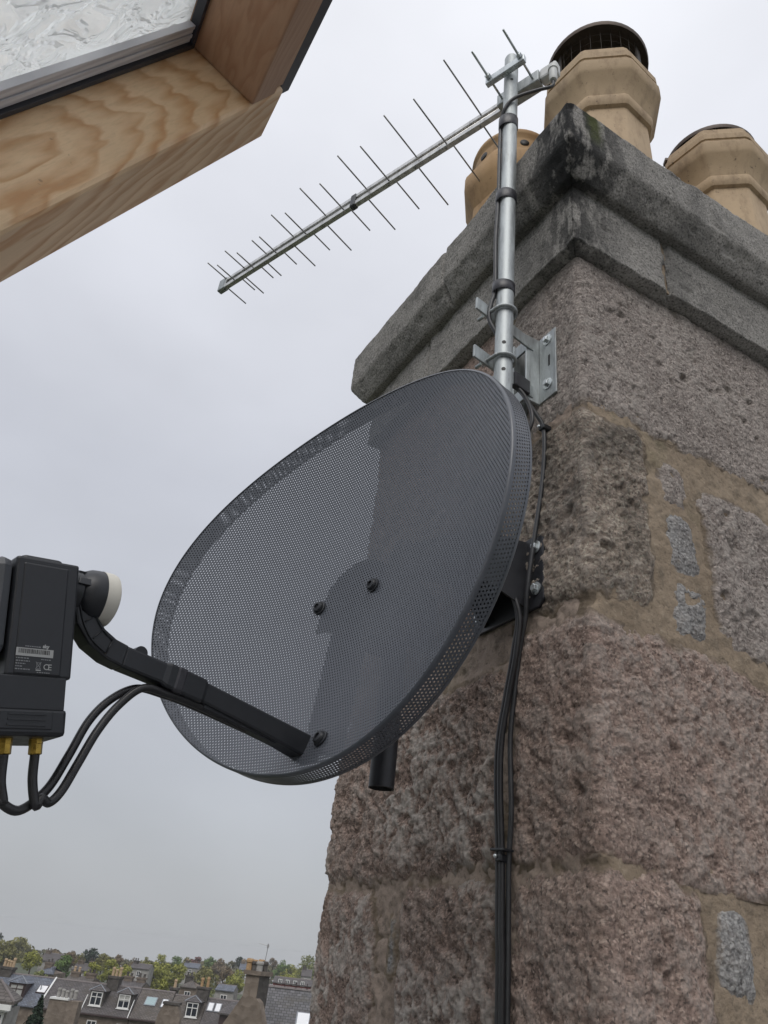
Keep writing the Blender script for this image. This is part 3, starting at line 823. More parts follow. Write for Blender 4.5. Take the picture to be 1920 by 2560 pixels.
def hexbolt(p, d, parent, r=0.0062, mat=None, wr=1.7, name='bolt'):
    d = Vector(d).normalized()
    mb = MB(); mb.lathe([(r * wr, 0.0), (r * wr, 0.0014), (r * wr * 0.8, 0.0018)], p, d, 24)
    mb.lathe([(r, 0.0018), (r, 0.0066), (r * 0.8, 0.0076)], p, d, 6, 0.3)
    return mb.build(name, mat or M['zinc'], parent, True, auto=25)
for bz in (0.414, 0.512):
    hexbolt((-0.0085, 0.070, bz), (-1, 0, 0), br)
    hexbolt((-0.0085, 0.153, bz), (-1, 0, 0), br)
ad = Vector((-0.135, -0.026, 0)).normalized(); an = Vector((ad.y, -ad.x, 0))          # arm direction; an points away from the eye
for az in (0.509, 0.404):
    p0 = Vector((-0.022, 0.0935, az)); p1 = Vector((-0.160, 0.0669, az))
    MB().obox((p0 + p1) / 2, [ad, (0, 0, 1), an], ((p1 - p0).length / 2, 0.0125, 0.0020)).build('arm', M['galv'], br, bevel=0.0008)
    MB().box((-0.034, 0.0965, az - 0.0125), (-0.030, 0.128, az + 0.0125)).build('cross_bar', M['galv'], br, bevel=0.0008)
    # U-bolt hooked round the near side of the mast, legs through the arm
    zc = az - 0.004
    ub = []
    for k in range(17):
        a = math.pi * k / 16
        ub.append(Vector((MX, MY, zc)) + ad * math.cos(a) * (MR + 0.0040) - an * math.sin(a) * (MR + 0.0040))
    ub = [ub[0] + an * 0.042] + ub + [ub[-1] + an * 0.042]
    MB().tube(spline(ub, 3), 0.0031, 10).build('u_bolt', M['galv'], br, True)
    for sg in (1, -1):
        p = Vector((MX, MY, zc)) + ad * sg * (MR + 0.0040) + an * 0.0245
        MB().lathe([(0.0064, 0), (0.0064, 0.005), (0.005, 0.0055)], p, an, 6).build('nut', M['zinc'], br)

# ------------------------------------------------------------------ log-periodic aerial
BD = Vector((-0.3798, 0.9251, 0)).normalized(); PD = Vector((-0.9251, -0.3798, 0)).normalized()
A0 = Vector((-0.0771, 0.1059, 0))
ZU, ZL = 1.216, 1.190
aer = thing('tv_aerial', 'long log-periodic TV aerial with thin crossing rods at the masthead', 'aerial', (MX, MY, 1.205))
def ap(t, p, z):
    return A0 + BD * t + PD * p + Vector((0, 0, z))
for nm, z_ in (('upper_boom', ZU), ('lower_boom', ZL)):
    MB().obox(ap(0.437, 0, z_), [BD, PD, (0, 0, 1)], (0.518, 0.0062, 0.0060)).build(nm, M['alu'], aer, bevel=0.0008)
MB().tube([ap(-0.085, 0.001, 1.203), ap(0.945, 0.001, 1.203)], 0.0028, 8).build('feed_line', M['alu'], aer, True)
els = [(0.069, 0.154), (0.161, 0.134), (0.25, 0.131), (0.33, 0.115), (0.405, 0.116), (0.477, 0.096), (0.544, 0.103), (0.61, 0.084), (0.663, 0.088), (0.722, 0.069), (0.768, 0.060), (0.814, 0.067), (0.859, 0.078), (0.894, 0.069), (0.934, 0.077)]
for i, (t_, h_) in enumerate(els):
    up = i % 2 == 0
    za, zb_ = (ZU, ZL) if up else (ZL, ZU)
    MB().cyl(ap(t_, -0.003, za), ap(t_, h_, za), 0.0019, seg=8).build('element', M['rod'], aer, True)
    MB().cyl(ap(t_, 0.003, zb_), ap(t_, -h_, zb_), 0.0019, seg=8).build('element', M['rod'], aer, True)
    MB().cyl(ap(t_ + 0.004, 0, ZL - 0.0085), ap(t_ + 0.004, 0, ZL - 0.004), 0.0022, seg=8).build('rivet', M['rod'], aer, True)
for t_, nm in ((0.948, 'end_cap'), (0.447, 'boom_clip')):
    mb = MB(); w_ = 0.016 if nm == 'end_cap' else 0.0085
    mb.obox(ap(t_, 0, 1.203), [BD, PD, (0, 0, 1)], (w_, 0.0085, 0.0215)); mb.build(nm, M['lnbgrey'] if nm != 'end_cap' else M['galv'], aer, bevel=0.0025)
# mast clamp: channel behind, bar in front, two long threaded rods
fr = PD
cm = Vector((MX, MY, 1.190)); tm = (cm - A0).dot(BD)
MB().obox(ap(tm, 0.020, 1.196), [BD, PD, (0, 0, 1)], (0.050, 0.004, 0.018)).build('clamp_channel', M['galv'], aer, bevel=0.001)
for sg in (-1, 1):
    MB().obox(ap(tm, 0.010, 1.196 + sg * 0.0175), [BD, PD, (0, 0, 1)], (0.050, 0.013, 0.0016)).build('channel_lip', M['galv'], aer, bevel=0.0006)
MB().obox(cm + PD * (MR + 0.008) + Vector((0, 0, -0.002)), [BD, PD, (0, 0, 1)], (0.046, 0.006, 0.0105)).build('clamp_bar', M['zinc'], aer, bevel=0.0015)
for sg in (-1, 1):
    b0 = ap(tm + sg * 0.037, -0.006, 1.192); b1 = b0 + PD * 0.150
    MB().cyl(b0, b1, 0.0025, seg=12).build('threaded_rod', M['zinc'], aer, True)
    pN = cm + PD * (MR + 0.015) + BD * sg * 0.037 + Vector((0, 0, 0.002))
    MB().lathe([(0.0064, 0), (0.0064, 0.007), (0.005, 0.008)], pN, PD, 6).build('wing_nut', M['zinc'], aer)
ce = ap(-0.102, 0.006, 1.205)
MB().obox(ce, [BD, PD, (0, 0, 1)], (0.020, 0.012, 0.019)).build('connector_box', M['white_plastic'], aer, bevel=0.006)
cb0 = ce - BD * 0.012 + PD * 0.010 + Vector((0, 0, -0.012))
MB().lathe([(0.0105, 0.006), (0.0105, -0.003), (0.0085, -0.004), (0.0085, -0.036), (0.007, -0.040)], cb0, (0, 0, 1), 24).build('connector_boot', M['white_plastic'], aer, True, auto=35)

# ------------------------------------------------------------------ cables
def cable(name, pts, r, label, mat=None, n=10, group=None, seg=10):
    p = spline(pts, n)
    t = MB().tube(p, r, seg).build(name, mat or M['cable'], None, True)
    return tag(t, label, 'cable', group)
mside = Vector((MX, MY, 0)) + LS * (MR + 0.0030)
ms2 = mside - Vector((LS.y, -LS.x, 0)) * 0.002
bot = cb0 + Vector((0, 0, -0.042))
cable('coaxial_cable', [bot, bot + Vector((0, 0, -0.016)) + BD * 0.004, bot + Vector((0, 0, -0.034)) + BD * 0.03 + PD * 0.02,
                        Vector((MX, MY, 1.088)) + tc_dir * (MR + 0.006) - LS * 0.008, Vector((MX, MY, 1.062)) + tc_dir * (MR * 0.8) + LS * (MR * 0.75), mside + Vector((0, 0, 1.03)), mside + LS * 0.001 + Vector((0, 0, 0.93)), mside + Vector((0, 0, 0.80)),
                        mside + LS * 0.002 + Vector((0, 0, 0.68)), mside + Vector((0, 0, 0.56)), mside + LS * 0.008 + Vector((0.003, 0, 0.525)), mside + LS * 0.012 + Vector((0.005, 0, 0.49)),
                        mside + LS * 0.004 + Vector((0.015, 0, 0.45)), Vector((-0.092, 0.092, 0.42)), Vector((-0.072, 0.090, 0.398)), Vector((-0.052, 0.086, 0.386)), Vector((-0.036, 0.085, 0.368)), Vector((-0.022, 0.080, 0.345)), Vector((-0.014, 0.077, 0.327)),
                        Vector((-0.011, 0.077, 0.29)), Vector((-0.011, 0.084, 0.218)), Vector((-0.016, 0.099, 0.116)), Vector((-0.018, 0.110, 0.048)), Vector((-0.013, 0.120, 0.010)), Vector((-0.011, 0.134, -0.032)), Vector((-0.011, 0.146, -0.097)),
                        Vector((-0.012, 0.1525, -0.160)), Vector((-0.012, 0.148, -0.25)), Vector((-0.012, 0.1515, -0.31)), Vector((-0.012, 0.151, -0.382)), Vector((-0.012, 0.150, -0.476)), Vector((-0.012, 0.150, -0.9))], 0.0036,
      'black coaxial cable taped down the mast then clipped down the chimney', M['cablegrey'], 8)
cable('coaxial_cable', [Vector((-0.066, 0.090, 0.398)), Vector((-0.054, 0.083, 0.384)), Vector((-0.049, 0.071, 0.356)), Vector((-0.049, 0.061, 0.325)), Vector((-0.050, 0.062, 0.304)), Vector((-0.056, 0.075, 0.285)), Vector((-0.08, 0.12, 0.25)), Vector((-0.11, 0.16, 0.18))], 0.0034,
      'short loop of black cable hanging below the mast bracket', M['cable'], 8)
tag(MB().obox(Vector((-0.052, 0.0877, 0.404)), [ad, (0, 0, 1), an], (0.0185, 0.0145, 0.0060)).build('tape_wrap', M['tape'], None, bevel=0.002), 'square lump of black tape wound round the lower bracket arm', 'tape')
def clip(p, label):
    t = thing('cable_clip', label, 'cable clip', p, 0, 'black clips pinning cable to the chimney')
    p = Vector(p)
    MB().obox(p + Vector((-0.008, 0, 0)), [(1, 0, 0), (0, 1, 0), (0, 0, 1)], (0.009, 0.0065, 0.0045)).build('saddle', M['black'], t, bevel=0.002)
    MB().lathe([(0.0026, 0), (0.0026, 0.0025), (0.0015, 0.0035)], p + Vector((-0.017, 0.003, 0.002)), (-1, 0, 0), 12).build('nail_head', M['zinc'], t, True)
clip((-0.002, 0.0765, 0.324), 'black cable clip with bright nail just below the bracket')
clip((-0.008, 0.158, -0.308), 'black cable clip holding cable bundle low on the chimney')
for k, (dy, dx) in enumerate(((0.0, 0.0), (0.0082, 0.001))):
    cable('coaxial_cable', [Vector((-0.17, 0.175, 0.06)), Vector((-0.10, 0.165, 0.085)), Vector((-0.045, 0.140, 0.075)), Vector((-0.022 + dx, 0.1245 + dy * 0.5, 0.02)), Vector((-0.019 + dx, 0.131 + dy, -0.035)), Vector((-0.019 + dx, 0.1475 + dy, -0.098)), Vector((-0.021 + dx, 0.160 + dy, -0.160)), Vector((-0.020 + dx, 0.1625 + dy, -0.220)),
                            Vector((-0.018 + dx, 0.1585 + dy, -0.305)), Vector((-0.019 + dx, 0.1545 + dy, -0.383)), Vector((-0.018 + dx, 0.1525 + dy, -0.476)), Vector((-0.018 + dx, 0.1525 + dy, -0.9))], 0.0042,
          ('black dish cable running down the chimney in the middle of the bundle', 'black dish cable running down the chimney, outermost left of the bundle')[k], M['cable'], 8)
tag(MB().obox((-0.017, 0.1600, -0.298), [(1, 0, 0), (0, 1, 0.05), (0, 0, 1)], (0.0085, 0.0145, 0.0016)).build('cable_tie', M['black'], None, bevel=0.001), 'thin black cable tie round cable bundle above the low clip', 'cable tie')

# ------------------------------------------------------------------ satellite dish
DC = Vector((-0.34928432, 0.06289148, -0.0387035))
DN = Vector((-0.95665347, -0.28394826, 0.06471107)); DH = Vector((0.2859781, -0.95792468, 0.02443002)); DV = Vector((0.05505147, 0.04187701, 0.99760496))
DA, DB, DE = 0.29994, 0.24626, 1.96
def dp(n_, u_, v_):
    return DC + DN * n_ + DH * u_ + DV * v_
dish = thing('satellite_dish', 'dark grey perforated satellite dish on arm bracket fixed to the chimney', 'satellite dish', tuple(DC))
dn, dh, dv, dc = [np.array(v_) for v_ in (DN, DH, DV, DC)]
def surf(u, v):
    return -0.04 + 0.996 * u * u + 0.66 * v * v
def rho(u, v):
    vv = v / DB; uu = u / (DA * (1 + 0.0114 * vv))
    return (np.abs(uu) ** DE + np.abs(vv) ** DE) ** (1 / DE)
def to_w(u, v, w):
    return dc + u[..., None] * dh + v[..., None] * dv + w[..., None] * dn
PIT = 0.0042; HOL = 0.00119; TH = 0.0008
def perforated(U, Vv, r_out, fold):
    """cells: hexagon with a hexagonal hole, front and back skin and the hole wall"""
    a_o = np.radians(30 + 60 * np.arange(6))
    n = len(U)
    uo = U[:, None] + PIT / math.sqrt(3) * np.cos(a_o); vo = Vv[:, None] + PIT / math.sqrt(3) * np.sin(a_o)
    ui = U[:, None] + HOL * np.cos(a_o); vi = Vv[:, None] + HOL * np.sin(a_o)
    P = fold(np.concatenate([uo, ui, uo, ui], 1), np.concatenate([vo, vi, vo, vi], 1), np.concatenate([np.zeros((n, 12)), np.full((n, 12), -TH)], 1))
    k = np.arange(6); k1 = (k + 1) % 6
    q = np.concatenate([np.stack([k, k1, 6 + k1, 6 + k], 1), np.stack([12 + k1, 12 + k, 18 + k, 18 + k1], 1), np.stack([6 + k, 6 + k1, 18 + k1, 18 + k], 1)])
    Q = (np.arange(n)[:, None, None] * 24 + q[None]).reshape(-1, 4)
    return P.reshape(-1, 3), Q
nu, nv = int(DA / PIT) + 3, int(DB / (PIT * 0.866)) + 3
ii, jj = np.meshgrid(np.arange(-nu, nu + 1), np.arange(-nv, nv + 1), indexing='ij')
cu = (ii + 0.5 * (jj % 2)) * PIT; cv = jj * PIT * 0.866
ok = rho(cu, cv) < 0.998
cu, cv = cu[ok], cv[ok]
def face_fold(u, v, t):
    r_ = rho(u, v); k = np.where(r_ > 0.999, 0.999 / np.maximum(r_, 1e-6), 1.0)
    u, v = u * k, v * k
    return to_w(u, v, surf(u, v) + t)
P_, Q_ = perforated(cu, cv, 1, face_fold)
np_mesh('reflector', P_, Q_, M['dish'], dish, False)
# rolled edge and perforated flange behind it
NT_ = 720
tt_ = np.linspace(0, 2 * np.pi, NT_, endpoint=False)
def rim(t):
    e = 2 / DE
    cu_ = np.sign(np.cos(t)) * np.abs(np.cos(t)) ** e; sv_ = np.sign(np.sin(t)) * np.abs(np.sin(t)) ** e
    return DA * cu_ * (1 + 0.0114 * sv_), DB * sv_
ru, rv = rim(tt_)
Ltot = np.concatenate([[0], np.cumsum(np.hypot(np.diff(np.append(ru, ru[0])), np.diff(np.append(rv, rv[0]))))])
per = Ltot[-1]
FL = 0.027
prof_e = [(0.994, 0.0006), (1.0, 0.0004), (1.003, -0.0006), (1.0045, -0.0022), (1.0048, -0.0042)]
Vr = np.stack([to_w(ru * k, rv * k, surf(ru, rv) + o) for k, o in prof_e], 1).reshape(-1, 3)
ne = len(prof_e); ix = np.arange(NT_); ix1 = (ix + 1) % NT_
Qr = np.concatenate([np.stack([ix * ne + j, ix * ne + j + 1, ix1 * ne + j + 1, ix1 * ne + j], 1) for j in range(ne - 1)])
np_mesh('rolled_edge', Vr, Qr, M['dish'], dish)
ncol = int(per / PIT); pl = per / ncol
rows = int((FL - 0.003) / (PIT * 0.866))
cj, ck = np.meshgrid(np.arange(rows), np.arange(ncol), indexing='ij')
fl_s = ((ck + 0.5 * (cj % 2)) * pl).ravel(); fl_d = (0.0055 + cj * PIT * 0.866).ravel()
def flange_fold(s_, d_, t):
    s_ = np.mod(s_, per)
    tt = np.interp(s_, Ltot, np.append(tt_, 2 * np.pi))
    u, v = rim(tt)
    k = 1.0048 + 0.10 * d_ + t * 2.5
    return to_w(u * k, v * k, surf(u, v) - d_)
P_, Q_ = perforated(fl_s, fl_d, 1, flange_fold)
np_mesh('flange', P_, Q_, M['dish'], dish, False)
Vb = np.stack([flange_fold(Ltot[:-1], np.full(NT_, d_), np.full(NT_, t_)) for d_, t_ in ((FL - 0.003, 0.0003), (FL, 0.0006), (FL + 0.001, -0.0004), (FL - 0.003, -0.0012))], 1).reshape(-1, 3)
Qb = np.concatenate([np.stack([ix * 4 + j, ix * 4 + j + 1, ix1 * 4 + j + 1, ix1 * 4 + j], 1) for j in range(3)])
np_mesh('flange_lip', Vb, Qb, M['dish'], dish)
# pan-head bolts through the face
def pan(u_, v_, nm='face_bolt'):
    w_ = float(surf(u_, v_)) + 0.0008
    nrm_ = (DN - DH * (2 * 0.996 * u_) - DV * (2 * 0.66 * v_)).normalized()
    mb = MB(); mb.lathe([(0.0088, 0), (0.0088, 0.0012), (0.0074, 0.0018), (0.0072, 0.0036), (0.0058, 0.0054), (0.0034, 0.0060), (0.0030, 0.0040), (0.0, 0.0040)], dp(w_, u_, v_), nrm_, 24, cap=False)
    return mb.build(nm, M['black'], dish, True, auto=35)
pan(-0.048, -0.030); pan(0.043, -0.024); pan(0.032, -0.2115)
# bracket on the back of the dish with its pole clamp
PXY = Vector((-0.200, 0.157, 0))
mb = MB()
pl_ = []
for a in range(0, 181, 15):
    pl_.append((0.058 * math.cos(R(a)), 0.010 + 0.048 * math.sin(R(a)) - 0.03))
pl_ += [(-0.062, -0.055), (-0.030, -0.060), (-0.022, -0.21), (0.040, -0.225), (0.034, -0.060), (0.062, -0.050)]
mb.prism([dp(-0.049 + 0.4 * min(0.0, v_) ** 2, u_, v_) for u_, v_ in pl_], -DN * 0.004)
mb.build('back_plate', M['blackmetal'], dish)
for sg in (-1, 1):
    MB().prism([dp(-0.053, 0.026 * sg, 0.02), dp(-0.053, 0.026 * sg, -0.075), dp(-0.10, 0.026 * sg - 0.012, -0.06), dp(-0.20, 0.026 * sg - 0.036, -0.035), dp(-0.20, 0.026 * sg - 0.036, 0.045), dp(-0.12, 0.026 * sg - 0.016, 0.05)], DH * 0.003 * sg).build('tilt_cheek', M['blackmetal'], dish)
MB().lathe([(0.021, -0.055), (0.021, 0.055)], Vector((PXY.x, PXY.y, 0.005)), (0, 0, 1), 28).build('pole_clamp', M['blackmetal'], dish, True, auto=40)
MB().lathe([(0.0157, -0.256), (0.0157, 0.075), (0.012, 0.082), (0.0, 0.083)], Vector((PXY.x, PXY.y, 0)), (0, 0, 1), 32, cap=False).build('pole', M['blackmetal'], dish, True, auto=40)
MB().lathe([(0.0157, -0.2562), (0.0138, -0.2564), (0.0136, -0.235), (0.0, -0.235)], Vector((PXY.x, PXY.y, 0)), (0, 0, 1), 32, cap=False).build('pole_bore', M['ink'], dish, True, auto=30)
# wall foot: plate, gussets and four coach bolts
foot = [(-0.010, 0.084, 0.030), (-0.010, 0.094, 0.020), (-0.010, 0.246, 0.020), (-0.010, 0.256, 0.030), (-0.010, 0.256, 0.128), (-0.010, 0.246, 0.138), (-0.010, 0.094, 0.138), (-0.010, 0.084, 0.128)]
MB().prism(foot, (0.006, 0, 0)).build('wall_foot', M['blackmetal'], dish, bevel=0.001)
for yy in (0.122, 0.222):
    MB().prism([(-0.010, yy, 0.132), (-0.10, 0.157 + (yy - 0.172) * 0.55, 0.128), (-0.195, 0.157 + (yy - 0.172) * 0.42, 0.072), (-0.195, 0.157 + (yy - 0.172) * 0.42, 0.035), (-0.10, 0.157 + (yy - 0.172) * 0.55, 0.060), (-0.010, yy, 0.026)], (0, 0.003, 0)).build('gusset', M['blackmetal'], dish)
MB().prism([(-0.010, 0.122, 0.132), (-0.10, 0.130, 0.128), (-0.195, 0.136, 0.072), (-0.195, 0.178, 0.072), (-0.10, 0.184, 0.128), (-0.010, 0.225, 0.132)], (0, 0, 0.003)).build('foot_web', M['blackmetal'], dish)
for yy, zz in ((0.099, 0.049), (0.099, 0.117), (0.239, 0.047), (0.239, 0.117)):
    hexbolt((-0.0105, yy, zz), (-1, 0, 0), dish, 0.0062, M['zinc'], 1.6, 'wall_bolt')
# arm to the receiver
def arm_sec(n_, vt, vb, hw):
    return [dp(n_, -hw, vb), dp(n_, hw, vb), dp(n_, hw, vt), dp(n_, -hw, vt)]
def loft(name, secs, mat, parent, bevel=0.002):
    vs = [p for s_ in secs for p in s_]; fs = [(3, 2, 1, 0), tuple(range(len(vs) - 4, len(vs)))]
    for i in range(len(secs) - 1):
        for k in range(4):
            a = i * 4 + k; b = i * 4 + (k + 1) % 4
            fs.append((a, b, b + 4, a + 4))
    return MB().add(vs, fs).build(name, mat, parent, bevel=bevel)
ARM = [(-0.026, -0.2060, -0.2300, 0.0125), (-0.012, -0.2035, -0.2275, 0.0115), (0.05, -0.1995, -0.2205, 0.0095), (0.118, -0.1955, -0.2155, 0.0085), (0.122, -0.1938, -0.2168, 0.0105), (0.160, -0.1928, -0.2158, 0.0105), (0.165, -0.1940, -0.2140, 0.0090), (0.207, -0.1945, -0.2145, 0.0090)]
arm = loft('feed_arm', [arm_sec(*a) for a in ARM], M['black'], dish, 0.0025)
def sec2(n_, v_, dn_, dv_, hw, ht):
    # section normal to a bent centre line; (dn_, dv_) is the line's direction
    l_ = math.hypot(dn_, dv_); a, b = -dv_ / l_, dn_ / l_
    return [dp(n_ - a * ht, -hw, v_ - b * ht), dp(n_ - a * ht, hw, v_ - b * ht), dp(n_ + a * ht, hw, v_ + b * ht), dp(n_ + a * ht, -hw, v_ + b * ht)]
loft('arm_elbow', [sec2(0.205, -0.2045, 1, 0, 0.0095, 0.0100), sec2(0.220, -0.2035, 1, 0.15, 0.0100, 0.0100), sec2(0.236, -0.1985, 1, 0.5, 0.0105, 0.0100), sec2(0.249, -0.189, 0.8, 1, 0.0110, 0.0100), sec2(0.257, -0.176, 0.35, 1, 0.0115, 0.0095), sec2(0.260, -0.162, 0.2, 1, 0.0120, 0.0090)], M['black'], arm, 0.002)
rbs = [dp(0.222, 0.0108, -0.1965), dp(0.234, 0.0112, -0.1915), dp(0.244, 0.0116, -0.1825), dp(0.250, 0.0120, -0.171)]
rb2 = [dp(0.224, 0.0108, -0.2095), dp(0.240, 0.0112, -0.2035), dp(0.252, 0.0116, -0.1930), dp(0.262, 0.0120, -0.178)]
for L_ in (rbs, rb2):
    MB().tube(spline(L_, 5), 0.0008, 6).build('rib', M['black'], arm, True)
for p0, p1 in zip(rbs, rb2):
    MB().cyl(p0, p1, 0.0007, seg=6).build('rib', M['black'], arm, True)
MB().lathe([(0.0062, -0.008), (0.0062, 0.008)], dp(0.192, 0, -0.1955), DH, 24).build('hinge_knuckle', M['black'], arm, True, auto=40)
MB().obox(dp(0.070, 0, -0.2195), [DN + DV * 0.06, DH, DV], (0.045, 0.006, 0.0024)).build('cable_channel', M['black'], arm, bevel=0.001)
MB().obox(dp(0.148, 0, -0.2048), [DN, DH, DV], (0.006, 0.0113, 0.0122)).build('tape_turn', M['tape'], arm, bevel=0.003)
# receiver (LNB)
UPn, UPv = 0.291, 0.957
LU = DN * UPn + DV * UPv                 # up along the housing
LF = -DN * UPv + DV * UPn                # towards the dish
LO = dp(0.2840, 0, -0.1550)
lnb_c = LO
def lp(f_, u_, h_):
    return LO + LF * f_ + LU * u_ + DH * h_
lnb = MB()
def housing(f0, f1, u0, u1, hh):
    return [lp(f0, u0, -hh), lp(f1, u0, -hh), lp(f1, u0, hh), lp(f0, u0, hh), lp(f0, u1, -hh), lp(f1, u1, -hh), lp(f1, u1, hh), lp(f0, u1, hh)]
LNB = MB().hexa(housing(-0.0470, 0.0040, -0.0985, -0.003, 0.0305)).build('receiver', M['black'], dish, bevel=0.0022)
MB().hexa(housing(-0.042, -0.008, -0.012, 0.0006, 0.027)).build('top_cover', M['black'], LNB, bevel=0.004)
MB().hexa(housing(-0.064, -0.0468, -0.084, -0.0035, 0.0298)).build('front_cover', M['lnbgrey'], LNB, bevel=0.009)
MB().hexa(housing(-0.058, 0.0004, -0.123, -0.0975, 0.0303)).build('lower_housing', M['black'], LNB, bevel=0.001)
MB().hexa(housing(-0.060, 0.0030, -0.142, -0.1215, 0.0306)).build('socket_housing', M['black'], LNB, bevel=0.003)
MB().hexa(housing(-0.0415, -0.005, -0.097, -0.008, 0.0313)).build('side_panel', M['black'], LNB, bevel=0.0015)
MB().hexa(housing(-0.048, -0.008, -0.1375, -0.1235, 0.0312)).build('grip_panel', M['black'], LNB, bevel=0.001)
for k in range(3):
    MB().hexa(housing(-0.042, -0.014, -0.1348 + k * 0.004, -0.1332 + k * 0.004, 0.0318)).build('grip_ridge', M['black'], LNB)
# print on the side panel
HP = 0.0314
def plate(f0, f1, u0, u1, nm, mat, lift=0.0002):
    return MB().hexa([lp(f0, u0, HP), lp(f1, u0, HP), lp(f1, u0, HP + lift), lp(f0, u0, HP + lift), lp(f0, u1, HP), lp(f1, u1, HP), lp(f1, u1, HP + lift), lp(f0, u1, HP + lift)]).build(nm, mat, LNB)
plate(-0.041, -0.0125, -0.0830, -0.0768, 'barcode_sticker', M['sticker'])
rng = random.Random(4)
mb = MB(); f_ = -0.0392
while f_ < -0.0150:
    w_ = rng.choice((0.0003, 0.0005, 0.0008)); g_ = rng.choice((0.0003, 0.0004, 0.0006))
    mb.hexa([lp(f_, -0.0809, HP + 0.0002), lp(f_ + w_, -0.0809, HP + 0.0002), lp(f_ + w_, -0.0809, HP + 0.0003), lp(f_, -0.0809, HP + 0.0003), lp(f_, -0.0775, HP + 0.0002), lp(f_ + w_, -0.0775, HP + 0.0002), lp(f_ + w_, -0.0775, HP + 0.0003), lp(f_, -0.0775, HP + 0.0003)])
    f_ += w_ + g_
mb.build('barcode', M['ink'], LNB)
def rule_lines(rows_, nm):
    mb = MB()
    for (f0, f1, u_, ht) in rows_:
        f_ = f0
        while f_ < f1:
            w_ = rng.uniform(0.0007, 0.0022)
            mb.hexa([lp(f_, u_, HP), lp(min(f1, f_ + w_), u_, HP), lp(min(f1, f_ + w_), u_, HP + 0.0001), lp(f_, u_, HP + 0.0001), lp(f_, u_ + ht, HP), lp(min(f1, f_ + w_), u_ + ht, HP), lp(min(f1, f_ + w_), u_ + ht, HP + 0.0001), lp(f_, u_ + ht, HP + 0.0001)])
            f_ += w_ + 0.0005
    return mb.build(nm, M['print'], LNB)
rule_lines([(-0.0345, -0.0225, -0.0757, 0.0008), (-0.0405, -0.0310, -0.0851, 0.0008), (-0.0405, -0.0300, -0.0872, 0.0008), (-0.0405, -0.0330, -0.0893, 0.0008), (-0.0405, -0.0355, -0.0914, 0.0008), (-0.0405, -0.0295, -0.0935, 0.0008), (-0.0215, -0.0140, -0.0851, 0.0007), (-0.0240, -0.0140, -0.0952, 0.0007), (-0.036, -0.018, -0.0824, 0.0007)], 'small_print')
plate(-0.0250, -0.0212, -0.0936, -0.0927, 'underline_mark', M['sticker'])
def text(body, f_, u_, size, nm, mat, bold=0.0):
    cu_ = bpy.data.curves.new(nm, 'FONT'); cu_.body = body; cu_.size = size; cu_.offset = bold; cu_.resolution_u = 3
    to = bpy.data.objects.new(nm, cu_); COL.objects.link(to)
    bpy.context.view_layer.update()
    me_ = bpy.data.meshes.new_from_object(to.evaluated_get(bpy.context.evaluated_depsgraph_get()))
    COL.objects.unlink(to); bpy.data.objects.remove(to)
    vs = [lp(f_ + v_.co.x, u_ + v_.co.y, HP + 0.0002) for v_ in me_.vertices]
    fs = [tuple(p_.vertices) for p_ in me_.polygons]
    bpy.data.meshes.remove(me_)
    return MB().add(vs, fs).build(nm, mat, LNB)
text('sky', -0.0212, -0.0757, 0.0038, 'printed_word', M['sticker'], 0.0002)
text('C', -0.0196, -0.0925, 0.0064, 'printed_mark', M['sticker'], 0.00005)
text('E', -0.0160, -0.0925, 0.0064, 'printed_mark', M['sticker'], 0.00005)
mb = MB()
for q0, q1 in (((-0.0247, -0.0875), (-0.0243, -0.0918)), ((-0.0217, -0.0875), (-0.0221, -0.0918)), ((-0.0243, -0.0918), (-0.0221, -0.0918)), ((-0.0250, -0.0875), (-0.0214, -0.0875)), ((-0.0252, -0.0868), (-0.0212, -0.0922)), ((-0.0212, -0.0868), (-0.0252, -0.0922))):
    mb.cyl(lp(*q0, HP), lp(*q1, HP), 0.00022, seg=5)
mb.build('bin_symbol', M['print'], LNB)
# feed horn
HD = (-DN * 0.976 + DV * 0.217).normalized()
HB = dp(0.2705, 0, -0.1690)
MB().lathe([(0.0190, -0.012), (0.0190, 0.006), (0.0172, 0.008), (0.0172, 0.016)], HB, HD, 36).build('horn_neck', M['black'], LNB, True, auto=35)
for a in (0.3, 1.2, 2.1):
    MB().obox(HB + HD * 0.005 + (DH * math.cos(a) + DV * math.sin(a)) * 0.0195, [HD, DH * -math.sin(a) + DV * math.cos(a), DH * math.cos(a) + DV * math.sin(a)], (0.006, 0.0035, 0.0012)).build('neck_clip', M['black'], LNB, bevel=0.0006)
MB().lathe([(0.0172, 0.006), (0.0205, 0.010), (0.0233, 0.016), (0.0240, 0.022), (0.0240, 0.0255)], HB, HD, 40).build('horn_cup', M['black'], LNB, True, auto=35)
MB().lathe([(0.0243, 0.0250), (0.0243, 0.0345), (0.0235, 0.0372), (0.0205, 0.0390), (0.012, 0.0398), (0.0, 0.0400)], HB, HD, 40, cap=False).build('horn_cap', M['cream'], LNB, True, auto=40)
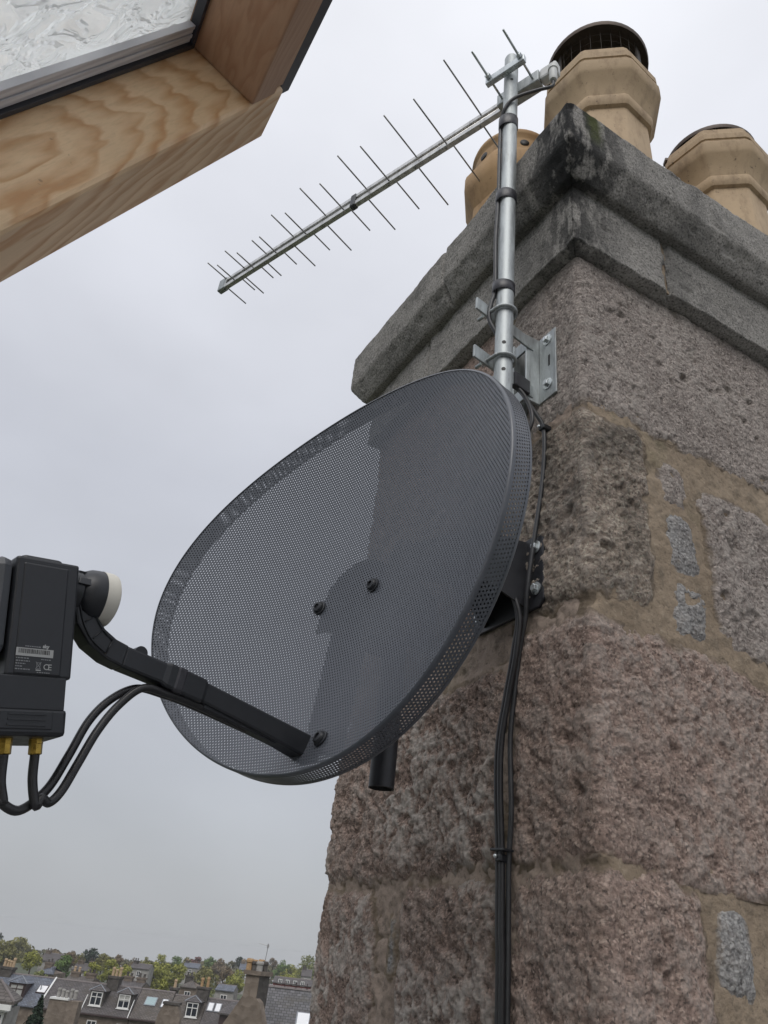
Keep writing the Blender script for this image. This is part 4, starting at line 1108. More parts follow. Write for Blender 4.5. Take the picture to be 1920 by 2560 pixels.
# sockets
def sock(f_, h_):
    MB().lathe([(0.0052, 0.002), (0.0052, -0.004), (0.0050, -0.0045), (0.0050, -0.0115), (0.0042, -0.0120)], lp(f_, -0.1415, h_), LU, 8).build('socket', M['brass'], LNB)
SK = ((-0.0120, 0.013), (-0.0350, 0.013))
for f_, h_ in SK:
    sock(f_, h_)
for k, (f_, h_) in enumerate(SK):
    st = lp(f_, -0.152, h_)
    if k == 0:
        pts = [st, st - LU * 0.020 + LF * 0.000, st - LU * 0.038 + LF * 0.004, dp(0.2335, 0.012, -0.333), dp(0.226, 0.010, -0.334), dp(0.219, 0.008, -0.323), dp(0.213, 0.006, -0.300), dp(0.205, 0.003, -0.270), dp(0.193, 0.0, -0.243), dp(0.178, 0.003, -0.2225), dp(0.155, 0.003, -0.2190), dp(0.12, 0.002, -0.2175), dp(0.06, 0.0, -0.2200)]
    else:
        pts = [st, st - LU * 0.020, st - LU * 0.034 + LF * 0.003, dp(0.262, 0.012, -0.343), dp(0.246, 0.011, -0.345), dp(0.228, 0.002, -0.324), dp(0.220, 0.0, -0.295), dp(0.211, -0.006, -0.262), dp(0.198, -0.007, -0.238), dp(0.180, -0.005, -0.2220), dp(0.155, -0.004, -0.2185), dp(0.12, -0.004, -0.2175), dp(0.06, -0.002, -0.2200)]
    cable('receiver_cable', pts, 0.0036, ('black cable looping from receiver socket nearer the dish to the feed arm', 'black cable looping from receiver socket at the left edge to the feed arm')[k], M['cable'], 8)

# ------------------------------------------------------------------ open roof window above the eye
SA = Vector((0.4079, -0.0283, 0.9126)); SB = Vector((-0.0281, 0.9987, 0.0436)); SN = SA.cross(SB).normalized()
SA, SB = (SA + SB * 0.10).normalized(), (SB + SA * 0.05).normalized()
SK0 = Vector((-0.6734, -0.3638, 0.0681))
TT = 0.055
win = thing('roof_window', 'open pine-framed roof window sash with patterned glass', 'window', tuple(SK0))
def sp(s_, r_, t_):
    return SK0 + SB * s_ + SA * r_ + SN * t_
def sbox(name, s0, s1, r0, r1, t0, t1, mat, bevel=0.0012, parent=None):
    return MB().hexa([sp(s0, r0, t0), sp(s1, r0, t0), sp(s1, r1, t0), sp(s0, r1, t0), sp(s0, r0, t1), sp(s1, r0, t1), sp(s1, r1, t1), sp(s0, r1, t1)]).build(name, mat, parent or win, bevel=bevel)
# grain runs along each member: rotate object space so that its length is the local z axis
def grain_rot(d):
    return tuple(Vector(d).rotation_difference(Vector((0, 0, 1))).to_euler())
M['pine_side'] = pine('pine_side_rail', SA, SB, SN, math.sin(R(17)) * 0.27, R(17))
M['pine_bottom'] = pine('pine_bottom_rail', SB, SA, SN, 0.09, R(1.5), 0.028, (0.40, 0.245, 0.15), (0.29, 0.14, 0.075), 0.007, 0.55)
sbox('side_rail', 0.0, 0.0475, -0.75, 0.0455, -TT, 0.012, M['pine_side'], 0.003)
sbox('bottom_rail', -0.62, -0.0005, 0.0, 0.030, -TT, 0.012, M['pine_bottom'])
sbox('bottom_rail_lip', -0.62, -0.0005, 0.0312, 0.046, -TT + 0.003, 0.012, M['pine_bottom'])
sbox('side_rail', -0.667, -0.6205, -0.75, 0.052, -TT, 0.012, M['pine_side'], 0.003, None)
sbox('top_rail', -0.62, -0.0005, -0.75, -0.70, -TT, 0.012, M['pine_bottom'])
M['cladding'] = plain('grey_cladding', (0.035, 0.035, 0.04), 0.45, 0.4, 0.1, 20)
sbox('cladding', -0.67, 0.012, 0.0465, 0.0655, -TT + 0.004, 0.02, M['cladding'], 0.001)
sbox('cladding', 0.048, 0.056, -0.75, 0.046, -0.030, 0.02, M['cladding'], 0.001)
# gasket: black seal and grey ribbed strip between wood and glass
M['gasket'] = plain('rubber_gasket', (0.03, 0.032, 0.04), 0.5, 0, 0.2, 80)
def ribbed(name):
    q = NT(name)
    w = q.n('ShaderNodeTexWave', wave_type='BANDS', bands_direction='Y'); w.inputs['Scale'].default_value = 55; w.inputs['Distortion'].default_value = 0.4
    q.l(q.map(), w.inputs['Vector'])
    return q.done(q.mix(w.outputs['Fac'], (0.50, 0.50, 0.53), (0.66, 0.66, 0.69)), 0.45, 0.1, None)
M['spacer'] = ribbed('aluminium_spacer')
sbox('gasket', -0.004, -0.0003, -0.69, -0.0003, -0.005, 0.0012, M['gasket'], 0.0004)
sbox('gasket', -0.617, -0.0042, -0.004, -0.0003, -0.005, 0.0012, M['gasket'], 0.0004)
for k in range(4):
    sbox('spacer_strip', -0.0046 - 0.0034 * (k + 1) + 0.0003, -0.0046 - 0.0034 * k - 0.0003, -0.69, -0.0050, -0.0030 - 0.0006 * (k % 2), 0.0012, M['spacer'], 0.0003)
def pane_mat():
    q = NT('patterned_glass')
    v = q.map((1, 1, 1), rot=grain_rot(SA))
    mp_ = q.n('ShaderNodeMapping'); mp_.inputs['Scale'].default_value = (1, 1, 0.55); mp_.inputs['Rotation'].default_value = (0.35, 0.35, 0.5); q.l(v, mp_.inputs['Vector'])
    n1 = q.noise(62, 3, 0.5, mp_.outputs['Vector'], 0.5)
    rid = q.math('ABSOLUTE', q.math('SUBTRACT', n1, 0.5))
    rid = q.rng(rid, 0.0, 0.09, 1, 0)
    n2 = q.noise(260, 3, 0.6, mp_.outputs['Vector'], 0.4)
    nm = q.bump(rid, 0.9, 0.004); nm = q.bump(n2, 0.25, 0.001, nm); nm = q.bump(n1, 0.6, 0.006, nm)
    tr = q.n('ShaderNodeBsdfTranslucent'); tr.inputs['Color'].default_value = (0.93, 0.95, 0.95, 1); q.l(nm, tr.inputs['Normal'])
    gl = q.n('ShaderNodeBsdfGlass'); gl.inputs['Roughness'].default_value = 0.22; gl.inputs['IOR'].default_value = 1.35; q.l(nm, gl.inputs['Normal'])
    mx = q.n('ShaderNodeMixShader'); mx.inputs[0].default_value = 0.28
    q.l(tr.outputs[0], mx.inputs[1]); q.l(gl.outputs[0], mx.inputs[2]); q.l(mx.outputs[0], q.out.inputs['Surface'])
    return q.m
M['pane'] = pane_mat()
sbox('glass_pane', -0.61, -0.0045, -0.695, -0.0045, 0.0015, 0.0055, M['pane'], 0)

# ------------------------------------------------------------------ the roof this stack and window stand on (below the frame)
own = thing('slate_roof', 'grey slate roof under the open window and the chimney stack', 'roof', (-1.0, -1.0, -1.3))
def rz_(x_):
    return -0.84 + 0.45 * x_ if x_ < 0.35 else -0.84 + 0.45 * 0.35 - 0.45 * (x_ - 0.35)
M['slate_own'] = plain('slate_own', (0.17, 0.17, 0.175), 0.7, 0, 0.25, 6, 0.1)
row = 0
x_ = -4.2
while x_ < 0.33:
    y_ = -3.6 + (0.15 if row % 2 else 0.0)
    mbr = MB()
    while y_ < 0.86:
        y1_ = min(y_ + 0.296, 0.92)
        mbr.hexa([(x_, y_, rz_(x_) + 0.004), (x_, y1_, rz_(x_) + 0.004), (x_ + 0.36, y1_, rz_(x_) + 0.45 * 0.36 - 0.006), (x_ + 0.36, y_, rz_(x_) + 0.45 * 0.36 - 0.006),
                  (x_, y_, rz_(x_) + 0.012), (x_, y1_, rz_(x_) + 0.012), (x_ + 0.36, y1_, rz_(x_) + 0.45 * 0.36 + 0.002), (x_ + 0.36, y_, rz_(x_) + 0.45 * 0.36 + 0.002)])
        y_ += 0.30
    mbr.build('slate_course', M['slate_own'], own)
    x_ += 0.19; row += 1
MB().hexa([(-4.2, -3.6, rz_(-4.2) - 0.15), (-4.2, 0.9, rz_(-4.2) - 0.15), (0.35, 0.9, rz_(0.35) - 0.15), (0.35, -3.6, rz_(0.35) - 0.15), (-4.2, -3.6, rz_(-4.2) - 0.012), (-4.2, 0.9, rz_(-4.2) - 0.012), (0.35, 0.9, rz_(0.35) - 0.012), (0.35, -3.6, rz_(0.35) - 0.012)]).build('deck', M['bark'], own)
MB().hexa([(0.36, -3.6, rz_(0.36) - 0.15), (0.36, 0.9, rz_(0.36) - 0.15), (4.9, 0.9, rz_(4.9) - 0.15), (4.9, -3.6, rz_(4.9) - 0.15), (0.36, -3.6, rz_(0.36)), (0.36, 0.9, rz_(0.36)), (4.9, 0.9, rz_(4.9)), (4.9, -3.6, rz_(4.9))]).build('far_slope', M['slate_own'], own)
MB().box((-3.9, -3.5, CAM.z - 13.5), (4.6, 0.85, -3.0)).build('house_wall', M['rubble'], own)

# ------------------------------------------------------------------ the town below (x right, y away, z relative to the eye)
GZ = -13.2
def bthing(name, label, cat, x, y, group=None):
    o = thing(name, label, cat, tuple(bgw(x, y, GZ)), BPHI, group)
    return o
def B():
    return MB(BG)
def pots(parent, x0, x1, y, z, n, mat, h=0.7, rng=random.Random(9)):
    for i in range(n):
        x = x0 + (x1 - x0) * ((i + 0.5) / n)
        hh = h * rng.uniform(0.75, 1.15)
        B().lathe([(0.17, 0), (0.15, hh * 0.7), (0.19, hh * 0.74), (0.19, hh * 0.86), (0.14, hh), (0.09, hh)], (x, y + rng.uniform(-0.1, 0.1), z), seg=8).build('pot', mat, parent)
def chimney_part(parent, x0, x1, y0, y1, z0, z1, n=3, mat='rubble_dark', pm='clay', h=0.7):
    c = B().box((x0, y0, z0), (x1, y1, z1 - 0.22)).build('chimney', M[mat], parent)
    B().box((x0 - 0.1, y0 - 0.1, z1 - 0.22), (x1 + 0.1, y1 + 0.1, z1)).build('coping', M[mat], c)
    pots(c, x0, x1, (y0 + y1) / 2, z1, n, M[pm], h)
    return c
def roof_z(y, yr, zr, ye, ze):
    return zr + (ze - zr) * (y - yr) / (ye - yr)
def house(name, label, x0, x1, yr, zr, ye, ze, roof='slate_grey', wall='rubble', group=None, back=None, ridge='ridge_clay', hip=0.0):
    t = bthing(name, label, 'house', (x0 + x1) / 2, ye, group)
    yb = back or (2 * yr - ye)
    B().box((x0 + 0.02, ye + 0.35, GZ), (x1 - 0.02, yb - 0.35, ze + 0.05)).build('wall', M[wall], t)
    B().add([(x0 + 0.02, ye + 0.35, ze), (x0 + 0.02, yb - 0.35, ze), (x0 + 0.02 + hip, yr, zr - 0.12), (x1 - 0.02, ye + 0.35, ze), (x1 - 0.02, yb - 0.35, ze), (x1 - 0.02 - hip, yr, zr - 0.12)], [(0, 1, 2), (3, 5, 4)]).build('gable', M[wall], t)
    th_ = 0.12
    B().hexa([(x0, ye, ze - th_), (x1, ye, ze - th_), (x1 - hip, yr, zr - th_), (x0 + hip, yr, zr - th_), (x0, ye, ze), (x1, ye, ze), (x1 - hip, yr, zr), (x0 + hip, yr, zr)]).build('roof', M[roof], t)
    B().hexa([(x0 + hip, yr + 0.01, zr - th_), (x1 - hip, yr + 0.01, zr - th_), (x1, yb, ze - th_), (x0, yb, ze - th_), (x0 + hip, yr + 0.01, zr), (x1 - hip, yr + 0.01, zr), (x1, yb, ze), (x0, yb, ze)]).build('roof', M[roof], t)
    rb = B()
    n = max(1, int((x1 - x0 - 2 * hip) / 0.45))
    for i in range(n):
        a = x0 + hip + (x1 - x0 - 2 * hip) * i / n; b = x0 + hip + (x1 - x0 - 2 * hip) * (i + 1) / n - 0.02
        rb.add([(a, yr - 0.16, zr - 0.06), (a, yr, zr + 0.07), (a, yr + 0.16, zr - 0.06), (b, yr - 0.16, zr - 0.06), (b, yr, zr + 0.07), (b, yr + 0.16, zr - 0.06)], [(0, 3, 4, 1), (1, 4, 5, 2), (0, 1, 2), (3, 5, 4), (0, 2, 5, 3)])
    rb.build('ridge', M[ridge], t)
    return t
def sash(parent, x, y, z, w, h, frame='paint_white', pane='glass_dark', transom=0.36, curtain=False, nm='window'):
    """window facing the eye: centre x, face y, centre z"""
    f = 0.09
    m = B()
    m.box((x - w / 2, y - 0.06, z - h / 2), (x - w / 2 + f, y + 0.06, z + h / 2)); m.box((x + w / 2 - f, y - 0.06, z - h / 2), (x + w / 2, y + 0.06, z + h / 2))
    m.box((x - w / 2 + f, y - 0.06, z + h / 2 - f), (x + w / 2 - f, y + 0.06, z + h / 2)); m.box((x - w / 2 + f, y - 0.06, z - h / 2), (x + w / 2 - f, y + 0.06, z - h / 2 + f * 1.3))
    m.box((x - 0.04, y - 0.05, z - h / 2 + f), (x + 0.04, y + 0.05, z + h / 2 - f))
    if transom:
        zt = z + h / 2 - h * transom
        m.box((x - w / 2 + f, y - 0.045, zt - 0.035), (x + w / 2 - f, y + 0.045, zt + 0.035))
    o = m.build(nm, M[frame], parent)
    for sg in (-1, 1):
        xa, xb = (x - w / 2 + f, x - 0.04) if sg < 0 else (x + 0.04, x + w / 2 - f)
        B().box((xa, y + 0.01, z - h / 2 + f), (xb, y + 0.03, z + h / 2 - f)).build('pane', M[pane], o)
        if curtain:
            B().box((xa + 0.02, y + 0.002, z + 0.02), (xb - 0.02, y + 0.006, z + h / 2 - f - 0.02)).build('curtain', M['curtain'], o)
    B().box((x - w / 2 - 0.08, y - 0.14, z - h / 2 - 0.08), (x + w / 2 + 0.08, y - 0.0, z - h / 2 - 0.002)).build('sill', M[frame], o)
    return o
def dormer(parent, x, z, w, h, yr, zr, ye, ze, frame='paint_white', pane='glass_dark', cheek='rubble_dark', roofm='slate_grey', curtain=False, peak=0.5, transom=0.36):
    zb, ztp = z - h / 2 - 0.1, z + h / 2 + 0.1
    yf = ye + (zb - ze) / (zr - ze) * (yr - ye) - 0.05
    yk = ye + (ztp - ze) / (zr - ze) * (yr - ye) + 0.2
    d = B().box((x - w / 2 - 0.14, yf + 0.10, zb - 0.3), (x + w / 2 + 0.14, yk, ztp)).build('dormer', M[cheek], parent)
    e = 0.28
    yp = ye + (ztp + peak - ze) / (zr - ze) * (yr - ye) + 0.3
    B().add([(x - w / 2 - e, yf - 0.15, ztp - 0.02), (x + w / 2 + e, yf - 0.15, ztp - 0.02), (x + w / 2 + e, yk + 0.2, ztp - 0.02), (x - w / 2 - e, yk + 0.2, ztp - 0.02), (x, yf + 0.75, ztp + peak), (x, yp, ztp + peak)],
            [(0, 1, 4), (1, 2, 5, 4), (3, 0, 4, 5), (2, 3, 5), (3, 2, 1, 0)]).build('dormer_roof', M[roofm], d)
    for sg in (-1, 1):
        B().cyl((x + sg * (w / 2 + e), yf - 0.15, ztp + 0.01), (x, yf + 0.75, ztp + peak + 0.03), 0.05, seg=5).build('hip_flashing', M['lead'], d)
    return sash(parent, x, yf + 0.03, z, w, h, frame, pane, transom, curtain)
def skylight(parent, x, z, w, h, yr, zr, ye, ze, glass='skyglass', frame='lead'):
    k = (yr - ye) / (zr - ze)
    def rp(xx, zz, lift):
        n = Vector((0, -(zr - ze), (yr - ye))).normalized()
        return Vector((xx, ye + (zz - ze) * k, zz)) + n * lift
    z0, z1 = z - h / 2, z + h / 2
    fr_ = B().hexa([rp(x - w / 2 - 0.09, z0 - 0.05, 0.01), rp(x + w / 2 + 0.09, z0 - 0.05, 0.01), rp(x + w / 2 + 0.09, z1 + 0.05, 0.01), rp(x - w / 2 - 0.09, z1 + 0.05, 0.01),
                    rp(x - w / 2 - 0.09, z0 - 0.05, 0.10), rp(x + w / 2 + 0.09, z0 - 0.05, 0.10), rp(x + w / 2 + 0.09, z1 + 0.05, 0.10), rp(x - w / 2 - 0.09, z1 + 0.05, 0.10)]).build('skylight', M[frame], parent)
    B().hexa([rp(x - w / 2, z0, 0.101), rp(x + w / 2, z0, 0.101), rp(x + w / 2, z1, 0.101), rp(x - w / 2, z1, 0.101), rp(x - w / 2, z0, 0.115), rp(x + w / 2, z0, 0.115), rp(x + w / 2, z1, 0.115), rp(x - w / 2, z1, 0.115)]).build('pane', M[glass], fr_)
YR, ZR, YE, ZE = 100.0, -4.9, 96.3, -7.4
ROOF = (YR, ZR, YE, ZE)
# house with the blue-grey roof
t = house('terraced_house', 'terraced house with blue-grey slate roof and dark framed dormer', -41.0, -29.85, *ROOF, 'slate_blue', group='houses of the slate-roofed terrace')
dormer(t, -32.7, -6.25, 1.5, 1.25, *ROOF, 'paint_dark', 'curtain', 'paint_dark', 'slate_blue', False, 0.6)
skylight(t, -29.9 - 0.55, -6.0, 0.85, 0.55, *ROOF, 'skywhite', 'paint_dark')
B().cyl((-31.0, 98.2, -6.2), (-31.0, 98.2, -5.35), 0.06, seg=8).build('vent_pipe', M['lead'], t); B().cyl((-30.6, 98.2, -6.2), (-30.6, 98.2, -5.4), 0.06, seg=8).build('vent_pipe', M['lead'], t)
B().hexa([(-29.88, YE - 0.02, ZE), (-29.72, YE - 0.02, ZE), (-29.72, YR, ZR), (-29.88, YR, ZR), (-29.88, YE - 0.02, ZE + 0.12), (-29.72, YE - 0.02, ZE + 0.12), (-29.72, YR, ZR + 0.12), (-29.88, YR, ZR + 0.12)]).build('verge', M['paint_white'], t)
chimney_part(t, -35.9, -34.6, 99.4, 100.6, -6, -4.35, 4, 'rubble_dark', 'clay', 0.8)
# brown-grey house with two white dormers
t = house('terraced_house', 'terraced house with brown-grey slates and two white dormer windows, one either side of the chimney', -29.7, -20.3, *ROOF, 'slate_grey', group='houses of the slate-roofed terrace')
dormer(t, -24.25, -6.15, 1.22, 1.25, *ROOF); dormer(t, -21.3, -6.12, 1.22, 1.25, *ROOF, curtain=True)
chimney_part(t, -24.0, -22.8, 99.2, 100.8, -6.6, -4.05, 3, 'rubble_dark', 'clay', 0.85)
sash(t, -24.0, YE + 0.30, -8.45, 1.0, 0.9, transom=0.5); sash(t, -20.9, YE + 0.30, -8.5, 1.0, 0.9, 'paint_white', 'curtain', 0.5)
for xx in (-25.35, -20.35):
    B().cyl((xx, YE + 1.3, -5.9), (xx - 0.05, YE - 0.05, -7.5), 0.05, seg=6).build('downpipe', M['paint_white'], t)
B().box((-29.7, YE - 0.12, ZE - 0.16), (-20.3, YE - 0.01, ZE - 0.05)).build('gutter', M['paint_dark'], t)
# house with the aqua skylight
t = house('terraced_house', 'terraced house with purple-grey slates and one wide aqua skylight', -20.25, -16.6, *ROOF, 'slate_brown', group='houses of the slate-roofed terrace')
skylight(t, -18.75, -5.95, 1.05, 0.62, *ROOF); skylight(t, -17.25, -6.0, 0.5, 0.6, *ROOF, 'skywhite')
B().box((-20.25, YE - 0.12, ZE - 0.16), (-16.6, YE - 0.01, ZE - 0.05)).build('gutter', M['paint_dark'], t)
chimney_part(t, -17.3, -16.5, 100.2, 101.2, -6, -4.5, 1, 'rubble_dark', 'clay', 0.75)
# house with one white dormer
t = house('terraced_house', 'terraced house with single white dormer left of two small skylights', -16.55, -12.95, YR, ZR - 0.2, YE, ZE, 'slate_brown', group='houses of the slate-roofed terrace')
dormer(t, -14.05, -6.15, 1.22, 1.3, YR, ZR - 0.2, YE, ZE)
chimney_part(t, -14.2, -12.95, 99.3, 100.7, -6.2, -4.1, 2, 'rubble_dark', 'clay2', 1.0)
t = house('terraced_house', 'low grey terraced house with two small white skylights side by side', -12.9, -8.9, YR, ZR - 0.15, YE, ZE, 'slate_grey', group='houses of the slate-roofed terrace')
skylight(t, -12.35, -5.85, 0.5, 0.62, YR, ZR - 0.15, YE, ZE, 'skywhite'); skylight(t, -11.55, -5.85, 0.5, 0.62, YR, ZR - 0.15, YE, ZE, 'skywhite')
B().hexa([(-11.1, 95.3, -6.15), (-8.8, 95.3, -6.15), (-8.8, 99.0, -5.3), (-10.2, 99.0, -5.3), (-11.1, 95.3, -6.0), (-8.8, 95.3, -6.0), (-8.8, 99.0, -5.1), (-10.2, 99.0, -5.1)]).build('outshot_roof', M['slate_grey'], t)
B().box((-10.9, 95.7, GZ), (-8.9, 96.6, -6.16)).build('outshot_wall', M['paint_dark'], t)
# brown gable and its pots in front of the terrace
t = bthing('gable_end', 'brown rubble gable end with pale coping and weathered pots before the terrace', 'gable', -24.0, 85)
B().box((-25.3, 84.6, GZ), (-22.6, 86.0, -5.75)).build('wall', M['rubble'], t)
B().box((-25.3, 84.5, -5.75), (-23.6, 86.1, -5.6)).build('coping', M['paint_white'], t)
pots(t, -25.0, -23.0, 85.2, -5.6, 5, M['rubble_pale'], 0.75)
t = bthing('gable_end', 'narrow brown rubble gable end between aqua skylight and single dormer', 'gable', -14.4, 85)
B().prism([(-16.0, 84.6, GZ), (-12.8, 84.6, GZ), (-13.2, 84.6, -6.1), (-13.55, 84.6, -5.2), (-14.9, 84.6, -5.15), (-15.25, 84.6, -6.0)], (0, 1.2, 0)).build('wall', M['rubble'], t)
B().box((-15.0, 84.5, -5.15), (-13.45, 85.9, -4.95)).build('coping', M['rubble_dark'], t)
# nearer house with the white bargeboard, bottom left
t = bthing('bungalow', 'nearer house corner with white fascia, green-grey slates and white window frame', 'house', -16, 45)
B().box((-19.5, 44.6, GZ), (-15.15, 46.2, -3.6)).build('wall', M['rubble_pale'], t)
B().hexa([(-20, 44.0, -3.42), (-14.75, 44.0, -3.42), (-16.4, 46.0, -2.75), (-20, 46.0, -2.75), (-20, 44.0, -3.30), (-14.75, 44.0, -3.30), (-16.4, 46.0, -2.6), (-20, 46.0, -2.6)]).build('roof', M['slate_brown'], t)
B().hexa([(-14.75, 44.0, -3.42), (-15.4, 47.0, -3.42), (-16.4, 46.1, -2.75), (-16.41, 46.0, -2.75), (-14.75, 44.0, -3.30), (-15.4, 47.0, -3.30), (-16.4, 46.1, -2.6), (-16.41, 46.0, -2.6)]).build('roof', M['slate_brown'], t)
B().box((-20, 43.95, -3.66), (-14.85, 44.1, -3.43)).build('fascia', M['paint_white'], t)
B().box((-20, 44.1, -3.75), (-15.1, 44.62, -3.67)).build('soffit', M['paint_white'], t)
sash(t, -16.0, 44.5, -4.75, 1.5, 1.9, transom=0)
B().cyl((-14.75, 44.0, -3.30), (-16.4, 46.0, -2.58), 0.06, seg=6).build('hip_ridge', M['ridge_clay'], t)
# near gable with its tall chimney and slate roof at right
t = house('gabled_house', 'nearer house with broad grey slate roof and white skylight beside the big stack', -4.5, 6.0, 60.5, -1.98, 54.5, -6.3, 'slate_near')
RN = (60.5, -1.98, 54.5, -6.3)
skylight(t, -1.35, -3.75, 0.75, 0.95, *RN, 'skywhite')
for i in range(6):
    B().cyl((-2.9 + i * 0.75, 60.4, -1.95), (-2.9 + i * 0.75, 60.4, -1.62), 0.03, seg=5).build('ridge_spike', M['paint_dark'], t)
g = bthing('chimney_stack', 'sooty stone gable chimney with orange and grey pots carrying a small aerial', 'chimney', -4.3, 55)
ga = R(-24)
def gp(a, b, z):      # local square frame of the stack, turned so that two faces show
    return Vector((-4.42 + a * math.cos(ga) - b * math.sin(ga), 55.4 + a * math.sin(ga) + b * math.cos(ga), z))
def gbox(name, a0, a1, b0, b1, z0, z1, mat, k=0.0, par=None):
    return B().hexa([gp(a0 - k, b0 - k, z0), gp(a1 + k, b0 - k, z0), gp(a1 + k, b1 + k, z0), gp(a0 - k, b1 + k, z0), gp(a0, b0, z1), gp(a1, b0, z1), gp(a1, b1, z1), gp(a0, b1, z1)]).build(name, mat, par or g)
gbox('shaft', -0.46, 0.46, -0.6, 0.75, -2.6, -1.35, M['rubble'])
gbox('shaft_flank', 0.463, 0.48, -0.58, 0.74, -2.9, -1.36, M['rubble_dark'])  # thin slab in darker stone: paints the unlit side of the shaft
gbox('coping', -0.60, 0.60, -0.74, 0.88, -1.35, -1.12, M['rubble'])
gbox('shoulder', -0.46, 0.46, -0.6, 0.75, GZ, -2.601, M['rubble'], 0.0)
B().prism([gp(-2.6, -0.62, GZ), gp(2.2, -0.62, GZ), gp(2.2, -0.62, -6.0), gp(0.75, -0.62, -2.7), gp(0.45, -0.62, -2.5), gp(-0.45, -0.62, -2.4), gp(-0.6, -0.62, -2.7), gp(-2.6, -0.62, -5.6)], gp(0, 0.5, 0) - gp(0, 0, 0)).build('gable', M['rubble'], g)
for i, (a, b, mm, hh) in enumerate(((-0.42, -0.45, 'clay2', 0.62), (-0.42, 0.1, 'clay2', 0.58), (-0.05, -0.4, 'rubble_dark', 0.5), (0.3, -0.45, 'rubble_pale', 0.52), (0.32, 0.15, 'rubble_dark', 0.55), (-0.02, 0.3, 'clay2', 0.62))):
    p = gp(a, b, -1.12)
    B().lathe([(0.20, 0), (0.19, hh * 0.6), (0.24, hh * 0.68), (0.24, hh * 0.85), (0.18, hh), (0.12, hh)], p, seg=10).build('pot', M[mm], g)
a = bthing('tv_aerial', 'small far-off aerial on thin pole above the sooty gable chimney', 'aerial', -4.1, 55.2)
pa = gp(0.30, 0.1, -0.75)
B().cyl(pa, pa + Vector((0.06, 0, 1.15)), 0.022, seg=6).build('pole', M['rod'], a)
B().cyl(pa + Vector((0.15, 0, 1.02)), pa + Vector((-0.52, 0, 1.10)), 0.016, seg=6).build('boom', M['rod'], a)
for k in range(9):
    q_ = pa + Vector((-0.5 + 0.07 * k, 0, 1.098 - 0.009 * k))
    B().cyl(q_ - Vector((0, 0.14, 0)), q_ + Vector((0, 0.14, 0)), 0.006, seg=4).build('element', M['rod'], a)
B().obox(pa + Vector((0.05, 0, 1.0)), [(1, 0, 0), (0, 1, 0), (0, 0, 1)], (0.05, 0.14, 0.10)).build('reflector', M['rod'], a)
# row with white dormers and red brick, far right
t = house('terraced_row', 'distant terrace with white dormers over a red brick wall', -9.3, 2.0, 153, -3.55, 150, -4.35, 'slate_grey', 'paint_red')
for k in range(5):
    xx = -8.1 + k * 1.25 + (0.9 if k == 4 else 0)
    sash(t, xx, 150.2, -4.12, 0.62, 0.62, transom=0, nm='dormer_window')
# scattered houses in the middle distance
def far_house(label, ra, rb, zr, ze, d, roof='slate_grey', wall='rubble', nch=1, hip=0.0):
    x0, x1 = ra * d, rb * d
    t = house('distant_house', label, x0, x1, d + 3.5, zr * d, d, ze * d, roof, wall, 'houses in the middle distance', hip=hip)
    r_ = random.Random(int(d * 7 + ra * 1000))
    for k in range(nch if d > 0 else 0):
        xc = (x0 + 0.8) if k == 0 else (x1 - 0.8)
        chimney_part(t, xc - 0.6, xc + 0.6, d + 3.0, d + 4.0, zr * d - 1.2, zr * d + 0.55, 2, 'rubble_dark' if r_.random() < 0.5 else 'rubble', 'clay' if r_.random() < 0.4 else 'rubble_dark', 0.55)
    n = max(1, int((x1 - x0) / 3.2))
    for k in range(n):
        xx = x0 + (x1 - x0) * (k + 0.5) / n
        sash(t, xx, d + 0.30, ze * d - 1.3, 1.0, 1.4, transom=0.5)
    return t
far_house('grey roofed house half hidden by trees, far left of the dark evergreen', -0.322, -0.300, -0.0265, -0.034, 230, 'slate_grey', 'rubble_pale', 1)
far_house('grey roof just above the blue slate roof', -0.322, -0.302, -0.0395, -0.0455, 150, 'slate_blue', 'rubble', 1, 2.0)
far_house('grey roofed house below the dark evergreen', -0.285, -0.264, -0.033, -0.039, 190, 'slate_grey', 'rubble_pale', 2)
far_house('pale granite house among the trees near mid skyline', -0.164, -0.146, -0.020, -0.0245, 320, 'slate_blue', 'rubble_pale', 1)
far_house('row of pale roofs left of the big gable chimney', -0.124, -0.103, -0.0375, -0.042, 140, 'slate_blue', 'rubble_pale', 0)
far_house('grey gabled house behind the yellow-green tree by the big stack', -0.102, -0.085, -0.0145, -0.021, 300, 'slate_blue', 'rubble_pale', 1)
far_house('brown roofed house above the single white dormer', -0.163, -0.144, -0.0365, -0.043, 150, 'slate_brown', 'rubble', 1, 1.5)
far_house('grey house standing by trees at the stone stack edge', -0.032, -0.020, -0.0135, -0.020, 280, 'slate_grey', 'rubble_pale', 1)
far_house('stepped grey roofs behind the aqua skylight house', -0.232, -0.205, -0.0445, -0.049, 128, 'slate_grey', 'rubble', 2)
far_house('roof with clay pots behind the house with two white dormers', -0.292, -0.262, -0.0460, -0.051, 125, 'slate_brown', 'rubble', 2)
far_house('low grey roof between yellow-green trees at centre', -0.222, -0.200, -0.0265, -0.031, 240, 'slate_grey', 'rubble_pale', 1)

